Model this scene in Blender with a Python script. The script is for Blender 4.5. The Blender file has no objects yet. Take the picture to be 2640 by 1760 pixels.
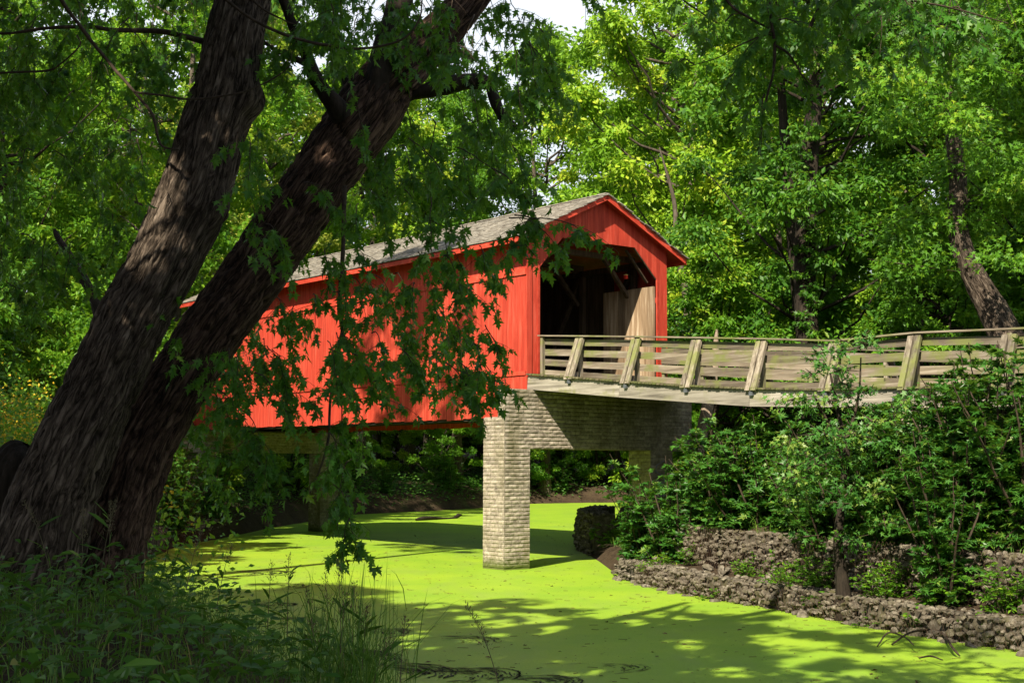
import bpy, math, random
import numpy as np
from mathutils import Matrix, Vector
R = math.radians
rng = np.random.default_rng(7)
random.seed(7)
sc = bpy.context.scene
COL = sc.collection

# ------------------------------------------------------------------ camera, sky, sun
F, PIT, ROL, CAMZ = 3486.2, R(5.218), R(-.245), 3.138
cam_d = bpy.data.cameras.new('camera'); cam = bpy.data.objects.new('camera', cam_d); COL.objects.link(cam)
cam_d.sensor_width = 36; cam_d.lens = 36*F/2640; cam_d.clip_start = .1; cam_d.clip_end = 2000
cam.matrix_world = Matrix.Translation((0, 0, CAMZ)) @ Matrix.Rotation(math.pi/2+PIT, 4, 'X') @ Matrix.Rotation(-ROL, 4, 'Z')
sc.camera = cam
SUN_EL = R(42.0); SH = np.array([.397, .918])           # the light travels towards +x, +y
world = bpy.data.worlds.new('World'); sc.world = world; world.use_nodes = True
wn = world.node_tree; bgn = wn.nodes['Background']; sky = wn.nodes.new('ShaderNodeTexSky')
sky.sky_type = 'NISHITA'; sky.sun_disc = False; sky.sun_elevation = SUN_EL
sky.sun_rotation = math.atan2(-SH[0], -SH[1]) % (2*math.pi); sky.dust_density = 1.0; sky.ozone_density = 1.5
tc = wn.nodes.new('ShaderNodeTexCoord'); cn = wn.nodes.new('ShaderNodeTexNoise'); cn.inputs['Scale'].default_value = 2.2; cn.inputs['Detail'].default_value = 7
wn.links.new(tc.outputs['Generated'], cn.inputs['Vector']); cr = wn.nodes.new('ShaderNodeValToRGB'); cr.color_ramp.elements[0].position = .50; cr.color_ramp.elements[1].position = .66
sx = wn.nodes.new('ShaderNodeSeparateXYZ'); wn.links.new(tc.outputs['Generated'], sx.inputs[0])
ma = wn.nodes.new('ShaderNodeMath'); ma.operation = 'MULTIPLY_ADD'; ma.inputs[1].default_value = -.55; ma.inputs[2].default_value = .42; wn.links.new(sx.outputs[2], ma.inputs[0])
mb_ = wn.nodes.new('ShaderNodeMath'); mb_.operation = 'ADD'; wn.links.new(cn.outputs[0], mb_.inputs[0]); wn.links.new(ma.outputs[0], mb_.inputs[1])
wn.links.new(mb_.outputs[0], cr.inputs[0]); cm_ = wn.nodes.new('ShaderNodeMix'); cm_.data_type = 'RGBA'; cm_.inputs[7].default_value = (8.0, 8.6, 9.4, 1)
wn.links.new(cr.outputs[0], cm_.inputs[0]); wn.links.new(sky.outputs[0], cm_.inputs[6]); wn.links.new(cm_.outputs[2], bgn.inputs[0]); bgn.inputs[1].default_value = .064
sun_d = bpy.data.lights.new('sun', 'SUN'); sun = bpy.data.objects.new('sun', sun_d); COL.objects.link(sun)
sun_d.energy = 5.0; sun_d.angle = R(.53); sun_d.color = (1.0, .90, .72)
sd = Vector((SH[0]*math.cos(SUN_EL), SH[1]*math.cos(SUN_EL), -math.sin(SUN_EL)))
sun.rotation_euler = sd.to_track_quat('-Z', 'Y').to_euler(); sun.location = (-20, -40, 60)
sc.view_settings.view_transform = 'Standard'; sc.view_settings.look = 'None'
sc.view_settings.gamma = 1; sc.view_settings.use_curve_mapping = False
sc.view_settings.exposure = 1.0
cy = sc.cycles
cy.max_bounces = 5; cy.diffuse_bounces = 3; cy.glossy_bounces = 2; cy.transmission_bounces = 3; cy.transparent_max_bounces = 4
cy.caustics_reflective = False; cy.caustics_refractive = False; cy.sample_clamp_indirect = 4

# ------------------------------------------------------------------ measuring helpers: photo pixel (2640 wide) -> point in the world
def ray(px, py):
    x = (px-1320)/F; y = (880-py)/F; c, s = math.cos(ROL), math.sin(ROL)
    x, y = x*c+y*s, -x*s+y*c
    return np.array([x, math.cos(PIT)-y*math.sin(PIT), math.sin(PIT)+y*math.cos(PIT)])
def atY(px, py, Y):
    d = ray(px, py); return np.array([0, 0, CAMZ]) + d*(Y/d[1])
def atZ(px, py, z):
    d = ray(px, py); return np.array([0, 0, CAMZ]) + d*((z-CAMZ)/d[2])
A = R(39.223); UX = np.array([-math.sin(A), math.cos(A), 0]); VX = np.array([math.cos(A), math.sin(A), 0]); OB = np.array([.458, 42., 0])
def br(v, u, z=0): return OB + VX*v + UX*u + np.array([0, 0, z])

# ------------------------------------------------------------------ object helpers
def link_mesh(name, me, mat, parent):
    o = bpy.data.objects.new(name, me); COL.objects.link(o)
    if mat: me.materials.append(mat)
    if parent: o.parent = parent
    return o
class MB:
    def __init__(s): s.v = []; s.f = {}; s.n = 0
    def add(s, v, f, tone=0.5):
        v = np.asarray(v, float).reshape(-1, 3); f = np.asarray(f, np.int64)
        t = np.full(len(f), tone) if np.isscalar(tone) else np.asarray(tone, float)
        s.v.append(v); s.f.setdefault(f.shape[1], []).append((f+s.n, t)); s.n += len(v)
    def box(s, x0, x1, y0, y1, z0, z1, tone=.5):
        v = np.array([(x, y, z) for x in (x0, x1) for y in (y0, y1) for z in (z0, z1)])
        s.add(v, BOXF, tone)
    def beam(s, p, q, w, h, tone=.5, up=(0, 0, 1), taper=1.):
        p = np.array(p, float); q = np.array(q, float); d = q-p; d /= np.linalg.norm(d)
        a = np.cross(d, up); a /= np.linalg.norm(a)+1e-9; b = np.cross(a, d)
        v = np.array([e+a*i*w/2*k+b*j*h/2*k for e, k in ((p, 1), (q, taper)) for i in (-1, 1) for j in (-1, 1)])
        s.add(v, BOXF, tone)
    def tube(s, P, r, n=6, tone=.5, cap=True):
        P = np.asarray(P, float); m = len(P); r = np.full(m, r) if np.isscalar(r) else np.asarray(r, float)
        T = np.gradient(P, axis=0); T /= np.linalg.norm(T, axis=1)[:, None]+1e-9
        ref = np.array([0, 0, 1.]) if abs(T[:, 2]).mean() < .8 else np.array([1., .2, 0])
        a = np.cross(T, ref); a /= np.linalg.norm(a, axis=1)[:, None]+1e-9; b = np.cross(T, a)
        th = np.linspace(0, 2*np.pi, n, endpoint=False)
        v = P[:, None]+r[:, None, None]*(np.cos(th)[None, :, None]*a[:, None]+np.sin(th)[None, :, None]*b[:, None])
        i = np.arange(m-1)[:, None]*n; j = np.arange(n)[None]; k = (j+1) % n
        f = np.stack([i+j, i+k, i+n+k, i+n+j], -1).reshape(-1, 4)
        s.add(v.reshape(-1, 3), f, tone)
    def build(s, name, mat, parent=None, smooth=False, mesh_only=False):
        me = bpy.data.meshes.new(name)
        if s.n:
            V = np.concatenate(s.v); me.vertices.add(len(V)); me.vertices.foreach_set('co', V.astype(np.float32).ravel())
            loops = []; tot = []; tone = []
            for k, L in s.f.items():
                f = np.concatenate([a for a, _ in L]); loops.append(f.ravel()); tot.append(np.full(len(f), k)); tone.append(np.concatenate([b for _, b in L]))
            loops = np.concatenate(loops); tot = np.concatenate(tot); tone = np.concatenate(tone)
            me.loops.add(len(loops)); me.loops.foreach_set('vertex_index', loops.astype(np.int32))
            me.polygons.add(len(tot)); st = np.concatenate([[0], np.cumsum(tot)[:-1]])
            me.polygons.foreach_set('loop_start', st.astype(np.int32))
            me.polygons.foreach_set('use_smooth', np.full(len(tot), smooth, bool))
            at = me.attributes.new('tone', 'FLOAT', 'FACE'); at.data.foreach_set('value', tone.astype(np.float32))
            me.update(calc_edges=True)
        if mesh_only: me.materials.append(mat); return me
        return link_mesh(name, me, mat, parent)
BOXF = np.array([(0, 1, 3, 2), (4, 6, 7, 5), (0, 4, 5, 1), (2, 3, 7, 6), (0, 2, 6, 4), (1, 5, 7, 3)])
def tag(o, label=None, cat=None, group=None, kind=None):
    if label: o['label'] = label
    if cat: o['category'] = cat
    if group: o['group'] = group
    if kind: o['kind'] = kind
    return o
def empty(name, loc=(0, 0, 0), rz=0, label=None, cat=None, group=None):
    o = bpy.data.objects.new(name, None); COL.objects.link(o); o.location = Vector([float(a) for a in loc]); o.rotation_euler = (0, 0, rz); o.empty_display_size = .3
    return tag(o, label, cat, group)
def copy_tree(o, parent=None):
    c = o.copy(); COL.objects.link(c); c.parent = parent
    for k in KIDS.get(o.name, []):
        d = k.copy(); COL.objects.link(d); d.parent = c
    return c
KIDS = {}

# ------------------------------------------------------------------ numpy value noise
def hash3(i, j, k, seed):
    h = (i*374761393 + j*668265263 + k*2147483647 + seed*1274126177) & 0xffffffff
    h = ((h ^ (h >> 13))*1274126177) & 0xffffffff
    return ((h ^ (h >> 16)) & 0xffff)/65535.
def noise3(p, seed=0):
    p = np.asarray(p, float); i = np.floor(p).astype(np.int64); f = p-i; f = f*f*(3-2*f); o = 0
    for a in (0, 1):
        for b in (0, 1):
            for c in (0, 1):
                w = (f[..., 0] if a else 1-f[..., 0])*(f[..., 1] if b else 1-f[..., 1])*(f[..., 2] if c else 1-f[..., 2])
                o = o + w*hash3(i[..., 0]+a, i[..., 1]+b, i[..., 2]+c, seed)
    return o
def fbm(p, oct=4, seed=0):
    o = 0; a = .5; p = np.array(p, float)
    for k in range(oct): o = o+a*noise3(p, seed+k*17); p = p*2.03+5.1; a *= .5
    return o

# ------------------------------------------------------------------ materials
def new_mat(name):
    m = bpy.data.materials.new(name); m.use_nodes = True; nt = m.node_tree
    for n in list(nt.nodes): nt.nodes.remove(n)
    return m, nt
def N(nt, t, **kw):
    n = nt.nodes.new('ShaderNode'+t)
    for k, v in kw.items():
        if k.startswith('i_'): n.inputs[k[2:].replace('_', ' ')].default_value = v
        elif isinstance(k, str): setattr(n, k, v)
    return n
def ramp(nt, fac, stops):
    r = nt.nodes.new('ShaderNodeValToRGB'); e = r.color_ramp.elements
    while len(e) < len(stops): e.new(.5)
    for el, (p, c) in zip(e, stops): el.position = p; el.color = (*c, 1) if len(c) == 3 else c
    nt.links.new(fac, r.inputs[0]); return r.outputs[0]
def mixc(nt, fac, a, b, mode='MIX'):
    m = nt.nodes.new('ShaderNodeMix'); m.data_type = 'RGBA'; m.blend_type = mode
    for s, v in ((0, fac), (6, a), (7, b)):
        if hasattr(v, 'node'): nt.links.new(v, m.inputs[s])
        else: m.inputs[s].default_value = v if s == 0 else (*v, 1)
    return m.outputs[2]
def math_(nt, op, a, b=None, clamp=False):
    m = nt.nodes.new('ShaderNodeMath'); m.operation = op; m.use_clamp = clamp
    for s, v in ((0, a), (1, b)):
        if v is None: continue
        if hasattr(v, 'node'): nt.links.new(v, m.inputs[s])
        else: m.inputs[s].default_value = v
    return m.outputs[0]
def coords(nt, scale, src='Object', tone_shift=0, attr=None):
    if attr: c = N(nt, 'Attribute', attribute_name=attr).outputs['Vector']
    else: c = N(nt, 'TexCoord').outputs[src]
    mp = N(nt, 'Mapping'); nt.links.new(c, mp.inputs[0]); mp.inputs['Scale'].default_value = scale; o = mp.outputs[0]
    if tone_shift:
        t = N(nt, 'Attribute', attribute_name='tone').outputs['Fac']; s = math_(nt, 'MULTIPLY', t, tone_shift)
        va = N(nt, 'VectorMath', operation='ADD'); nt.links.new(o, va.inputs[0]); nt.links.new(s, va.inputs[1]); o = va.outputs[0]
    return o
def noise(nt, vec, scale=1, detail=4, rough=.55):
    n = N(nt, 'TexNoise'); n.inputs['Scale'].default_value = scale; n.inputs['Detail'].default_value = detail; n.inputs['Roughness'].default_value = rough
    nt.links.new(vec, n.inputs['Vector']); return n.outputs[0]
def principled(nt, col, rough=.7, bump=None, dist=.01, strength=.6, spec=.3):
    p = N(nt, 'BsdfPrincipled'); o = N(nt, 'OutputMaterial'); nt.links.new(p.outputs[0], o.inputs[0])
    if hasattr(col, 'node'): nt.links.new(col, p.inputs['Base Color'])
    else: p.inputs['Base Color'].default_value = (*col, 1)
    if hasattr(rough, 'node'): nt.links.new(rough, p.inputs['Roughness'])
    else: p.inputs['Roughness'].default_value = rough
    p.inputs['Specular IOR Level'].default_value = spec
    if bump is not None:
        b = N(nt, 'Bump'); b.inputs['Strength'].default_value = strength; b.inputs['Distance'].default_value = dist
        nt.links.new(bump, b.inputs['Height']); nt.links.new(b.outputs[0], p.inputs['Normal'])
    return p
def tone_(nt): return N(nt, 'Attribute', attribute_name='tone').outputs['Fac']

def mat_board(name, scale, c0, c1, c2, worn=None, worn_t=.68, algae=None, algae_t=.5, rough=.75, bump=.004, algae_scale=1.2, dirt=None, tv_=(.5, .72)):
    m, nt = new_mat(name); co = coords(nt, scale, tone_shift=37.)
    g = noise(nt, co, 1, 6, .6); t = tone_(nt)
    base = ramp(nt, g, [(.3, c0), (.52, c1), (.72, c2)])
    tv = math_(nt, 'ADD', math_(nt, 'MULTIPLY', t, tv_[0]), tv_[1])
    cm = N(nt, 'VectorMath', operation='SCALE'); nt.links.new(base, cm.inputs[0]); nt.links.new(tv, cm.inputs['Scale']); col = cm.outputs[0]
    if worn:
        w = noise(nt, coords(nt, tuple(s*2.3 for s in scale), tone_shift=11.), 1, 7, .7)
        col = mixc(nt, ramp(nt, w, [(worn_t, (0, 0, 0)), (worn_t+.06, (1, 1, 1))]), col, worn)
    if algae:
        w = noise(nt, coords(nt, (algae_scale,)*3, tone_shift=3.), 1, 4, .6)
        col = mixc(nt, ramp(nt, w, [(algae_t, (0, 0, 0)), (algae_t+.16, (.85,)*3)]), col, algae)
    if dirt:
        w = noise(nt, coords(nt, (.9, .9, .35)), 1, 5, .65)
        col = mixc(nt, ramp(nt, w, [(.55, (0, 0, 0)), (.8, (.7,)*3)]), col, dirt)
    principled(nt, col, rough, g, bump, .8, .25); return m
M = {}
M['red'] = mat_board(tv_=(.24, .86), name='red_paint', scale=(9, 9, .8), c0=(.32, .030, .017), c1=(.46, .050, .027), c2=(.56, .095, .058), worn=(.30, .15, .10), worn_t=.665, rough=.65, dirt=(.27, .04, .026))
M['red_trim'] = mat_board('red_trim_paint', (5, 5, 5), (.36, .035, .018), (.48, .052, .028), (.54, .085, .05), worn=(.32, .18, .11), worn_t=.68, rough=.6)
M['wood_u'] = mat_board(tv_=(.75, .52), name='weathered_rail_wood', scale=(14, .8, 16), c0=(.09, .07, .05), c1=(.20, .165, .12), c2=(.31, .27, .215), worn=(.27, .12, .06), worn_t=.64, algae=(.15, .17, .045), algae_t=.47)
M['wood_z'] = mat_board(tv_=(.75, .52), name='weathered_post_wood', scale=(14, 14, .9), c0=(.09, .07, .05), c1=(.22, .185, .14), c2=(.34, .30, .24), worn=(.08, .055, .035), worn_t=.68, algae=(.17, .19, .05), algae_t=.48)
M['stringer'] = mat_board(tv_=(.75, .52), name='weathered_beam_wood', scale=(9, .6, 10), c0=(.10, .088, .07), c1=(.25, .225, .185), c2=(.37, .34, .29), worn=(.20, .11, .06), worn_t=.68, algae=(.16, .17, .045), algae_t=.55)
M['plank'] = mat_board('mossy_deck_plank', (.8, 10, 10), (.06, .05, .03), (.12, .10, .06), (.2, .18, .11), algae=(.10, .12, .03), algae_t=.42)
M['inner'] = mat_board('shade_darkened_inner_wood', (8, 8, .7), (.03, .02, .014), (.07, .048, .03), (.13, .095, .065), worn=(.10, .07, .05), worn_t=.66)  # wood colour darkened to carry the shade inside the bridge
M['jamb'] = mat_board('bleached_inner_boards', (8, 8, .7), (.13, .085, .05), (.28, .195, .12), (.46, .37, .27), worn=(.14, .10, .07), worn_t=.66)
M['shingle'] = mat_board('grey_wood_shingle', (5, 2, 5), (.13, .115, .095), (.29, .265, .225), (.46, .43, .37), worn=(.12, .11, .09), worn_t=.64, rough=.85, bump=.006, dirt=(.2, .19, .14))
def mat_simple(name, c0, c1, scale=5, rough=.8, bump=.01, c2=None, spec=.2, det=5):
    m, nt = new_mat(name); g = noise(nt, coords(nt, (scale,)*3), 1, det, .65)
    principled(nt, ramp(nt, g, [(.32, c0), (.6, c1)] + ([(.75, c2)] if c2 else [])), rough, g, bump, .8, spec); return m
M['steel'] = mat_simple('dark_steel', (.012, .012, .012), (.035, .03, .025), 3)
M['bolt'] = mat_simple('galvanised_bracket', (.05, .06, .07), (.12, .13, .14), 9, .5)
def mat_concrete():
    m, nt = new_mat('brick_pattern_concrete'); t = tone_(nt)
    g = noise(nt, coords(nt, (9, 9, 9)), 1, 7, .7); s = noise(nt, coords(nt, (1.1, 1.1, .35)), 1, 5, .6)
    col = ramp(nt, g, [(.28, (.14, .112, .086)), (.5, (.33, .28, .222)), (.72, (.48, .42, .345))])
    cm = N(nt, 'VectorMath', operation='SCALE'); nt.links.new(col, cm.inputs[0]); nt.links.new(math_(nt, 'ADD', math_(nt, 'MULTIPLY', t, .5), .70), cm.inputs['Scale'])
    col = mixc(nt, ramp(nt, s, [(.46, (0, 0, 0)), (.66, (.8,)*3)]), cm.outputs[0], (.15, .13, .065))
    # moss and damp by the water line
    z = N(nt, 'SeparateXYZ'); nt.links.new(N(nt, 'TexCoord').outputs['Object'], z.inputs[0])
    lo = math_(nt, 'ADD', z.outputs[2], math_(nt, 'MULTIPLY', g, .5))
    col = mixc(nt, ramp(nt, lo, [(.36, (1, 1, 1)), (.62, (0, 0, 0))]), col, (.10, .12, .03))
    principled(nt, col, .85, g, .012, .9, .2); return m
M['concrete'] = mat_concrete()
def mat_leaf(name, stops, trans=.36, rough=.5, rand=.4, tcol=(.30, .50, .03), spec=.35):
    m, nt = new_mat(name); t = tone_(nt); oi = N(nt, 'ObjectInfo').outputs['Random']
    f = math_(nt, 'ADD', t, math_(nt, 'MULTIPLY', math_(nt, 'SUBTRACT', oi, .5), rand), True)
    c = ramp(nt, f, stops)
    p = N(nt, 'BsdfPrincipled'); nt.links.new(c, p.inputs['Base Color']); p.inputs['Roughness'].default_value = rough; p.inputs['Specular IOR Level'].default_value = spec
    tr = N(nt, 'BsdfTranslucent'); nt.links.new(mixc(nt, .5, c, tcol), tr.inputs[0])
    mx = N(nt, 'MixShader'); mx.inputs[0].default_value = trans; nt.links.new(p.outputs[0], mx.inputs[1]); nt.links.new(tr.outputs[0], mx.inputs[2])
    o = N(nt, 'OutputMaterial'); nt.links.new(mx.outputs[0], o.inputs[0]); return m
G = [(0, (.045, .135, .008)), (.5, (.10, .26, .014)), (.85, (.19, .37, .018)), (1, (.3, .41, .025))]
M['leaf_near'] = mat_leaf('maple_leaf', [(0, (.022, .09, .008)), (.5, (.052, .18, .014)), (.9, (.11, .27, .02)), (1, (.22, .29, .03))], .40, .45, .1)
M['leaf_bright'] = mat_leaf('sunlight_toned_green_leaf', [(0, (.09, .21, .010)), (.4, (.18, .36, .014)), (.8, (.28, .44, .02)), (1, (.40, .48, .03))], .36)  # greens brightened to carry the sunlight on the lit crowns
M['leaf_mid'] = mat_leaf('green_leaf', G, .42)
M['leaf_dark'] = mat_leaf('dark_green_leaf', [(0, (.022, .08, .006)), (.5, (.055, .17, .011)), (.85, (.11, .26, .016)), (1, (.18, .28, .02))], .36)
M['leaf_yellow'] = mat_leaf('sunlit_yellow_leaf', [(0, (.09, .17, .01)), (.5, (.24, .31, .025)), (1, (.46, .42, .06))], .36)  # yellow sunlight on the crowns put into the leaf colour
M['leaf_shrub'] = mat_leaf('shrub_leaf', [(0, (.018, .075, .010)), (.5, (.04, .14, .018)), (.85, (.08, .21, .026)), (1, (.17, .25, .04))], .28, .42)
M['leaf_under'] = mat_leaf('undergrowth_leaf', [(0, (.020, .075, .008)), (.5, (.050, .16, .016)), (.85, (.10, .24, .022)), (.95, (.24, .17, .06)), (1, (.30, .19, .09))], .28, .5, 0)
M['grass'] = mat_leaf('grass_blade', [(0, (.03, .10, .010)), (.5, (.08, .20, .016)), (.8, (.16, .27, .03)), (1, (.36, .27, .12))], .25, .55, .1)
M['grass_dry'] = mat_leaf('dry_grass_seed', [(0, (.05, .055, .03)), (.6, (.14, .12, .06)), (1, (.26, .2, .11))], .2, .7, .1, (.3, .25, .12))
M['flower'] = mat_leaf('yellow_petal', [(0, (.5, .3, .01)), (1, (.75, .5, .02))], .3, .6, 0, (.7, .5, .02))
def mat_bark(name, c0, c1, c2, near=False, sc_=1.):
    m, nt = new_mat(name)
    if near:
        co = coords(nt, (14, 14, 3.2), attr='barkco'); co2 = coords(nt, (42, 42, 16), attr='barkco')
    else:
        co = coords(nt, (7*sc_, 7*sc_, 1.3*sc_)); co2 = coords(nt, (25, 25, 6))
    g = noise(nt, co, 1, 6, .65); h = noise(nt, co2, 1, 5, .7)
    s = math_(nt, 'ADD', math_(nt, 'MULTIPLY', g, .65), math_(nt, 'MULTIPLY', h, .35))
    if near:
        d = N(nt, 'Attribute', attribute_name='depth').outputs['Fac']
        wz = N(nt, 'TexNoise'); wz.inputs['Scale'].default_value = 7; nt.links.new(coords(nt, (1, 1, .4), attr='barkco'), wz.inputs['Vector'])
        va = N(nt, 'VectorMath', operation='MULTIPLY_ADD'); nt.links.new(wz.outputs[1], va.inputs[0]); va.inputs[1].default_value = (1.6, 1.6, .8); nt.links.new(coords(nt, (21, 21, 3.6), attr='barkco'), va.inputs[2])
        v = N(nt, 'TexVoronoi', feature='DISTANCE_TO_EDGE'); v.inputs['Scale'].default_value = 1; nt.links.new(va.outputs[0], v.inputs['Vector'])
        cr_ = math_(nt, 'MULTIPLY', v.outputs['Distance'], 3.2, True)
        rn = N(nt, 'TexNoise'); rn.inputs['Scale'].default_value = 1; rn.inputs['Detail'].default_value = 5; rn.inputs['Roughness'].default_value = .62; rn.inputs['Distortion'].default_value = .9
        nt.links.new(coords(nt, (17, 17, 2.1), attr='barkco'), rn.inputs['Vector'])
        rd = math_(nt, 'MULTIPLY', math_(nt, 'ABSOLUTE', math_(nt, 'SUBTRACT', rn.outputs[0], .5)), 7.5, True)
        s = math_(nt, 'ADD', math_(nt, 'ADD', math_(nt, 'MULTIPLY', s, .50), math_(nt, 'MULTIPLY', d, .14)), math_(nt, 'ADD', math_(nt, 'MULTIPLY', cr_, .10), math_(nt, 'MULTIPLY', rd, .28)))  # shade between the bark ridges put into the colour as dark furrows
        principled(nt, ramp(nt, s, [(.38, c0), (.6, c1), (.84, c2)]), .9, s, .05, 1, .15); return m
    principled(nt, ramp(nt, s, [(.34, c0), (.52, c1), (.7, c2)]), .9, s, .05, 1, .15); return m
M['bark1'] = mat_bark('grey_brown_maple_bark', (.018, .013, .009), (.105, .080, .060), (.23, .185, .145), True)
M['bark2'] = mat_bark('reddish_maple_bark', (.016, .010, .007), (.095, .058, .040), (.21, .14, .10), True)
M['bark'] = mat_bark('woodland_bark', (.03, .024, .018), (.09, .072, .055), (.17, .14, .11))
M['bark_dark'] = mat_bark('dark_bark', (.010, .008, .006), (.030, .023, .017), (.06, .045, .034))
M['bark_pale'] = mat_bark('pale_bark', (.10, .08, .06), (.26, .20, .15), (.42, .34, .26))
M['twig'] = mat_simple('twig_bark', (.025, .018, .012), (.07, .05, .034), 12)
M['stone'] = mat_board('limestone_rubble', (7, 7, 7), (.048, .041, .030), (.135, .115, .085), (.28, .25, .20), worn=(.035, .025, .018), worn_t=.62, algae=(.07, .065, .025), algae_t=.52, rough=.9, bump=.02)
M['wire'] = mat_simple('rusty_wire', (.04, .025, .018), (.10, .06, .04), 20, .6)
def mat_water():
    m, nt = new_mat('duckweed_on_water'); co = N(nt, 'TexCoord').outputs['Object']
    a = noise(nt, co, .35, 5, .6); b = noise(nt, co, 22, 4, .7); mp = coords(nt, (.9, .28, 1)); s = noise(nt, mp, 1, 6, .65)
    v = N(nt, 'TexVoronoi'); v.inputs['Scale'].default_value = 60; nt.links.new(co, v.inputs['Vector'])
    col = ramp(nt, a, [(.3, (.21, .37, .026)), (.7, (.32, .46, .028))])
    col = mixc(nt, ramp(nt, b, [(.4, (.0,)*3), (.75, (.5,)*3)]), col, (.16, .32, .04))
    col = mixc(nt, ramp(nt, s, [(.50, (0,)*3), (.70, (.6,)*3)]), col, (.24, .34, .06))
    h = math_(nt, 'ADD', math_(nt, 'MULTIPLY', b, .6), v.outputs['Distance'])
    v2 = N(nt, 'TexVoronoi'); v2.inputs['Scale'].default_value = 9; nt.links.new(co, v2.inputs['Vector']); b2 = noise(nt, co, 3.2, 5, .7)
    gaps = math_(nt, 'MULTIPLY', ramp(nt, b2, [(.56, (0,)*3), (.64, (1,)*3)]), ramp(nt, v2.outputs['Distance'], [(.10, (1,)*3), (.26, (0,)*3)]))
    col = mixc(nt, gaps, col, (.05, .075, .015))
    principled(nt, col, .55, h, .010, .6, .22); return m
M['water'] = mat_water()
def mat_ground():
    m, nt = new_mat('woodland_soil'); co = coords(nt, (1, 1, 1)); a = noise(nt, co, .8, 8, .65); b = noise(nt, co, 9, 6, .7)
    col = ramp(nt, a, [(.3, (.020, .014, .009)), (.55, (.055, .038, .024)), (.72, (.04, .055, .015))])
    col = mixc(nt, ramp(nt, b, [(.45, (0,)*3), (.7, (.7,)*3)]), col, (.11, .08, .05))
    principled(nt, col, .95, b, .05, .9, .1); return m
M['ground'] = mat_ground()
M['debris'] = mat_board('dead_floating_leaf', (5, 5, 5), (.045, .02, .01), (.10, .045, .02), (.22, .12, .05))
M['weed'] = mat_simple('submerged_weed', (.016, .022, .006), (.05, .06, .018), 6)
M['paint_mark'] = mat_simple('faded_violet_spray_paint', (.16, .14, .20), (.28, .26, .34), 8)
M['lamp_red'] = mat_simple('red_box_paint', (.35, .02, .01), (.5, .03, .015), 8)
M['yellow'] = mat_simple('yellow_plate', (.5, .4, .1), (.7, .6, .2), 8)

# ------------------------------------------------------------------ leaf templates (triangle fans round vertex 0)
def fan(center, outline, curl=.12, fold=.22):
    P = [center]+outline; T = np.array([(x, y, -curl*x*x+fold*abs(y)) for x, y in P]); n = len(outline)
    return T, np.array([(0, i+1, (i+1) % n+1) for i in range(n)])
half = [(.62, .12), (.62, .24), (.36, .14), (.38, .52), (.10, .16), (-.10, .30), (0, .04)]
MAPLE = fan((.2, 0), [(1, 0)]+half+[(x, -y) for x, y in half[::-1]])
k_ = len(MAPLE[0]); MAPLE = (np.vstack([MAPLE[0], [(.02, .022, 0), (.02, -.022, 0), (-.55, 0, .06)]]), np.vstack([MAPLE[1], [(k_, k_+1, k_+2)]]))
half = [(.42, .12), (.46, .46), (.14, .15), (-.05, .26)]
STAR = fan((.2, 0), [(1, 0)]+half+[(x, -y) for x, y in half[::-1]])
OVAL = (np.array([(0, 0, 0), (.35, .24, .05), (.72, .17, .02), (1, 0, -.06), (.72, -.17, .02), (.35, -.24, .05)]), np.array([(0, 1, 2, 3), (0, 3, 4, 5)]))
QUAD = (np.array([(0, 0, 0), (.45, .26, .04), (1, 0, -.05), (.45, -.26, .04)]), np.array([(0, 1, 2, 3)]))
BLADE = (np.array([(0, -.5, 0), (0, .5, 0), (.4, .45, .02), (.4, -.45, .02), (.75, .3, -.05), (.75, -.3, -.05), (1, 0, -.2)]), None)
def leaves(mb, T, c, axis, nrm, size, tone, width=None):
    T, Fc = T; n = len(c); axis = axis/(np.linalg.norm(axis, axis=1)[:, None]+1e-9)
    b = np.cross(nrm, axis); b /= np.linalg.norm(b, axis=1)[:, None]+1e-9; nn = np.cross(axis, b)
    size = np.broadcast_to(size, (n,)); w = size if width is None else np.broadcast_to(width, (n,))
    zf = rng.uniform(-.4, 2.6, n)
    V = c[:, None]+(T[None, :, 0]*size[:, None])[..., None]*axis[:, None]+(T[None, :, 1]*w[:, None])[..., None]*b[:, None]+(T[None, :, 2]*(size*zf)[:, None])[..., None]*nn[:, None]
    k = len(T); Fa = (Fc[None]+(np.arange(n)*k)[:, None, None]).reshape(-1, Fc.shape[1])
    mb.add(V.reshape(-1, 3), Fa, np.repeat(tone, len(Fc)))
def blades(mb, base, L, W, lean, tone):
    n = len(base); az = rng.uniform(0, 2*np.pi, n); d = np.stack([np.cos(az), np.sin(az), 0*az], 1); s = np.stack([-np.sin(az+.7), np.cos(az+.7), 0*az], 1)
    rows = []
    for t, w in ((0, .6), (.45, 1.), (.8, .6)):
        c = base+d*(lean*t*t)[:, None]*L[:, None]+np.array([0, 0, 1.])*(L*(t-.35*lean*t*t))[:, None]
        rows += [c-s*(W*w/2)[:, None], c+s*(W*w/2)[:, None]]
    tip = base+d*(lean)[:, None]*L[:, None]+np.array([0, 0, 1.])*(L*(1-.35*lean-.1*lean))[:, None]
    V = np.stack(rows+[tip], 1).reshape(-1, 3); o = (np.arange(n)*7)[:, None]
    q = np.concatenate([o+np.array([[0, 1, 3, 2]]), o+np.array([[2, 3, 5, 4]])]); t3 = o+np.array([[4, 5, 6]])
    mb.add(V, q, np.concatenate([tone, tone])); mb.f.setdefault(3, []).append((t3+mb.n-len(V), tone))
def unit(v): return v/(np.linalg.norm(v, axis=-1, keepdims=True)+1e-9)

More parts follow.
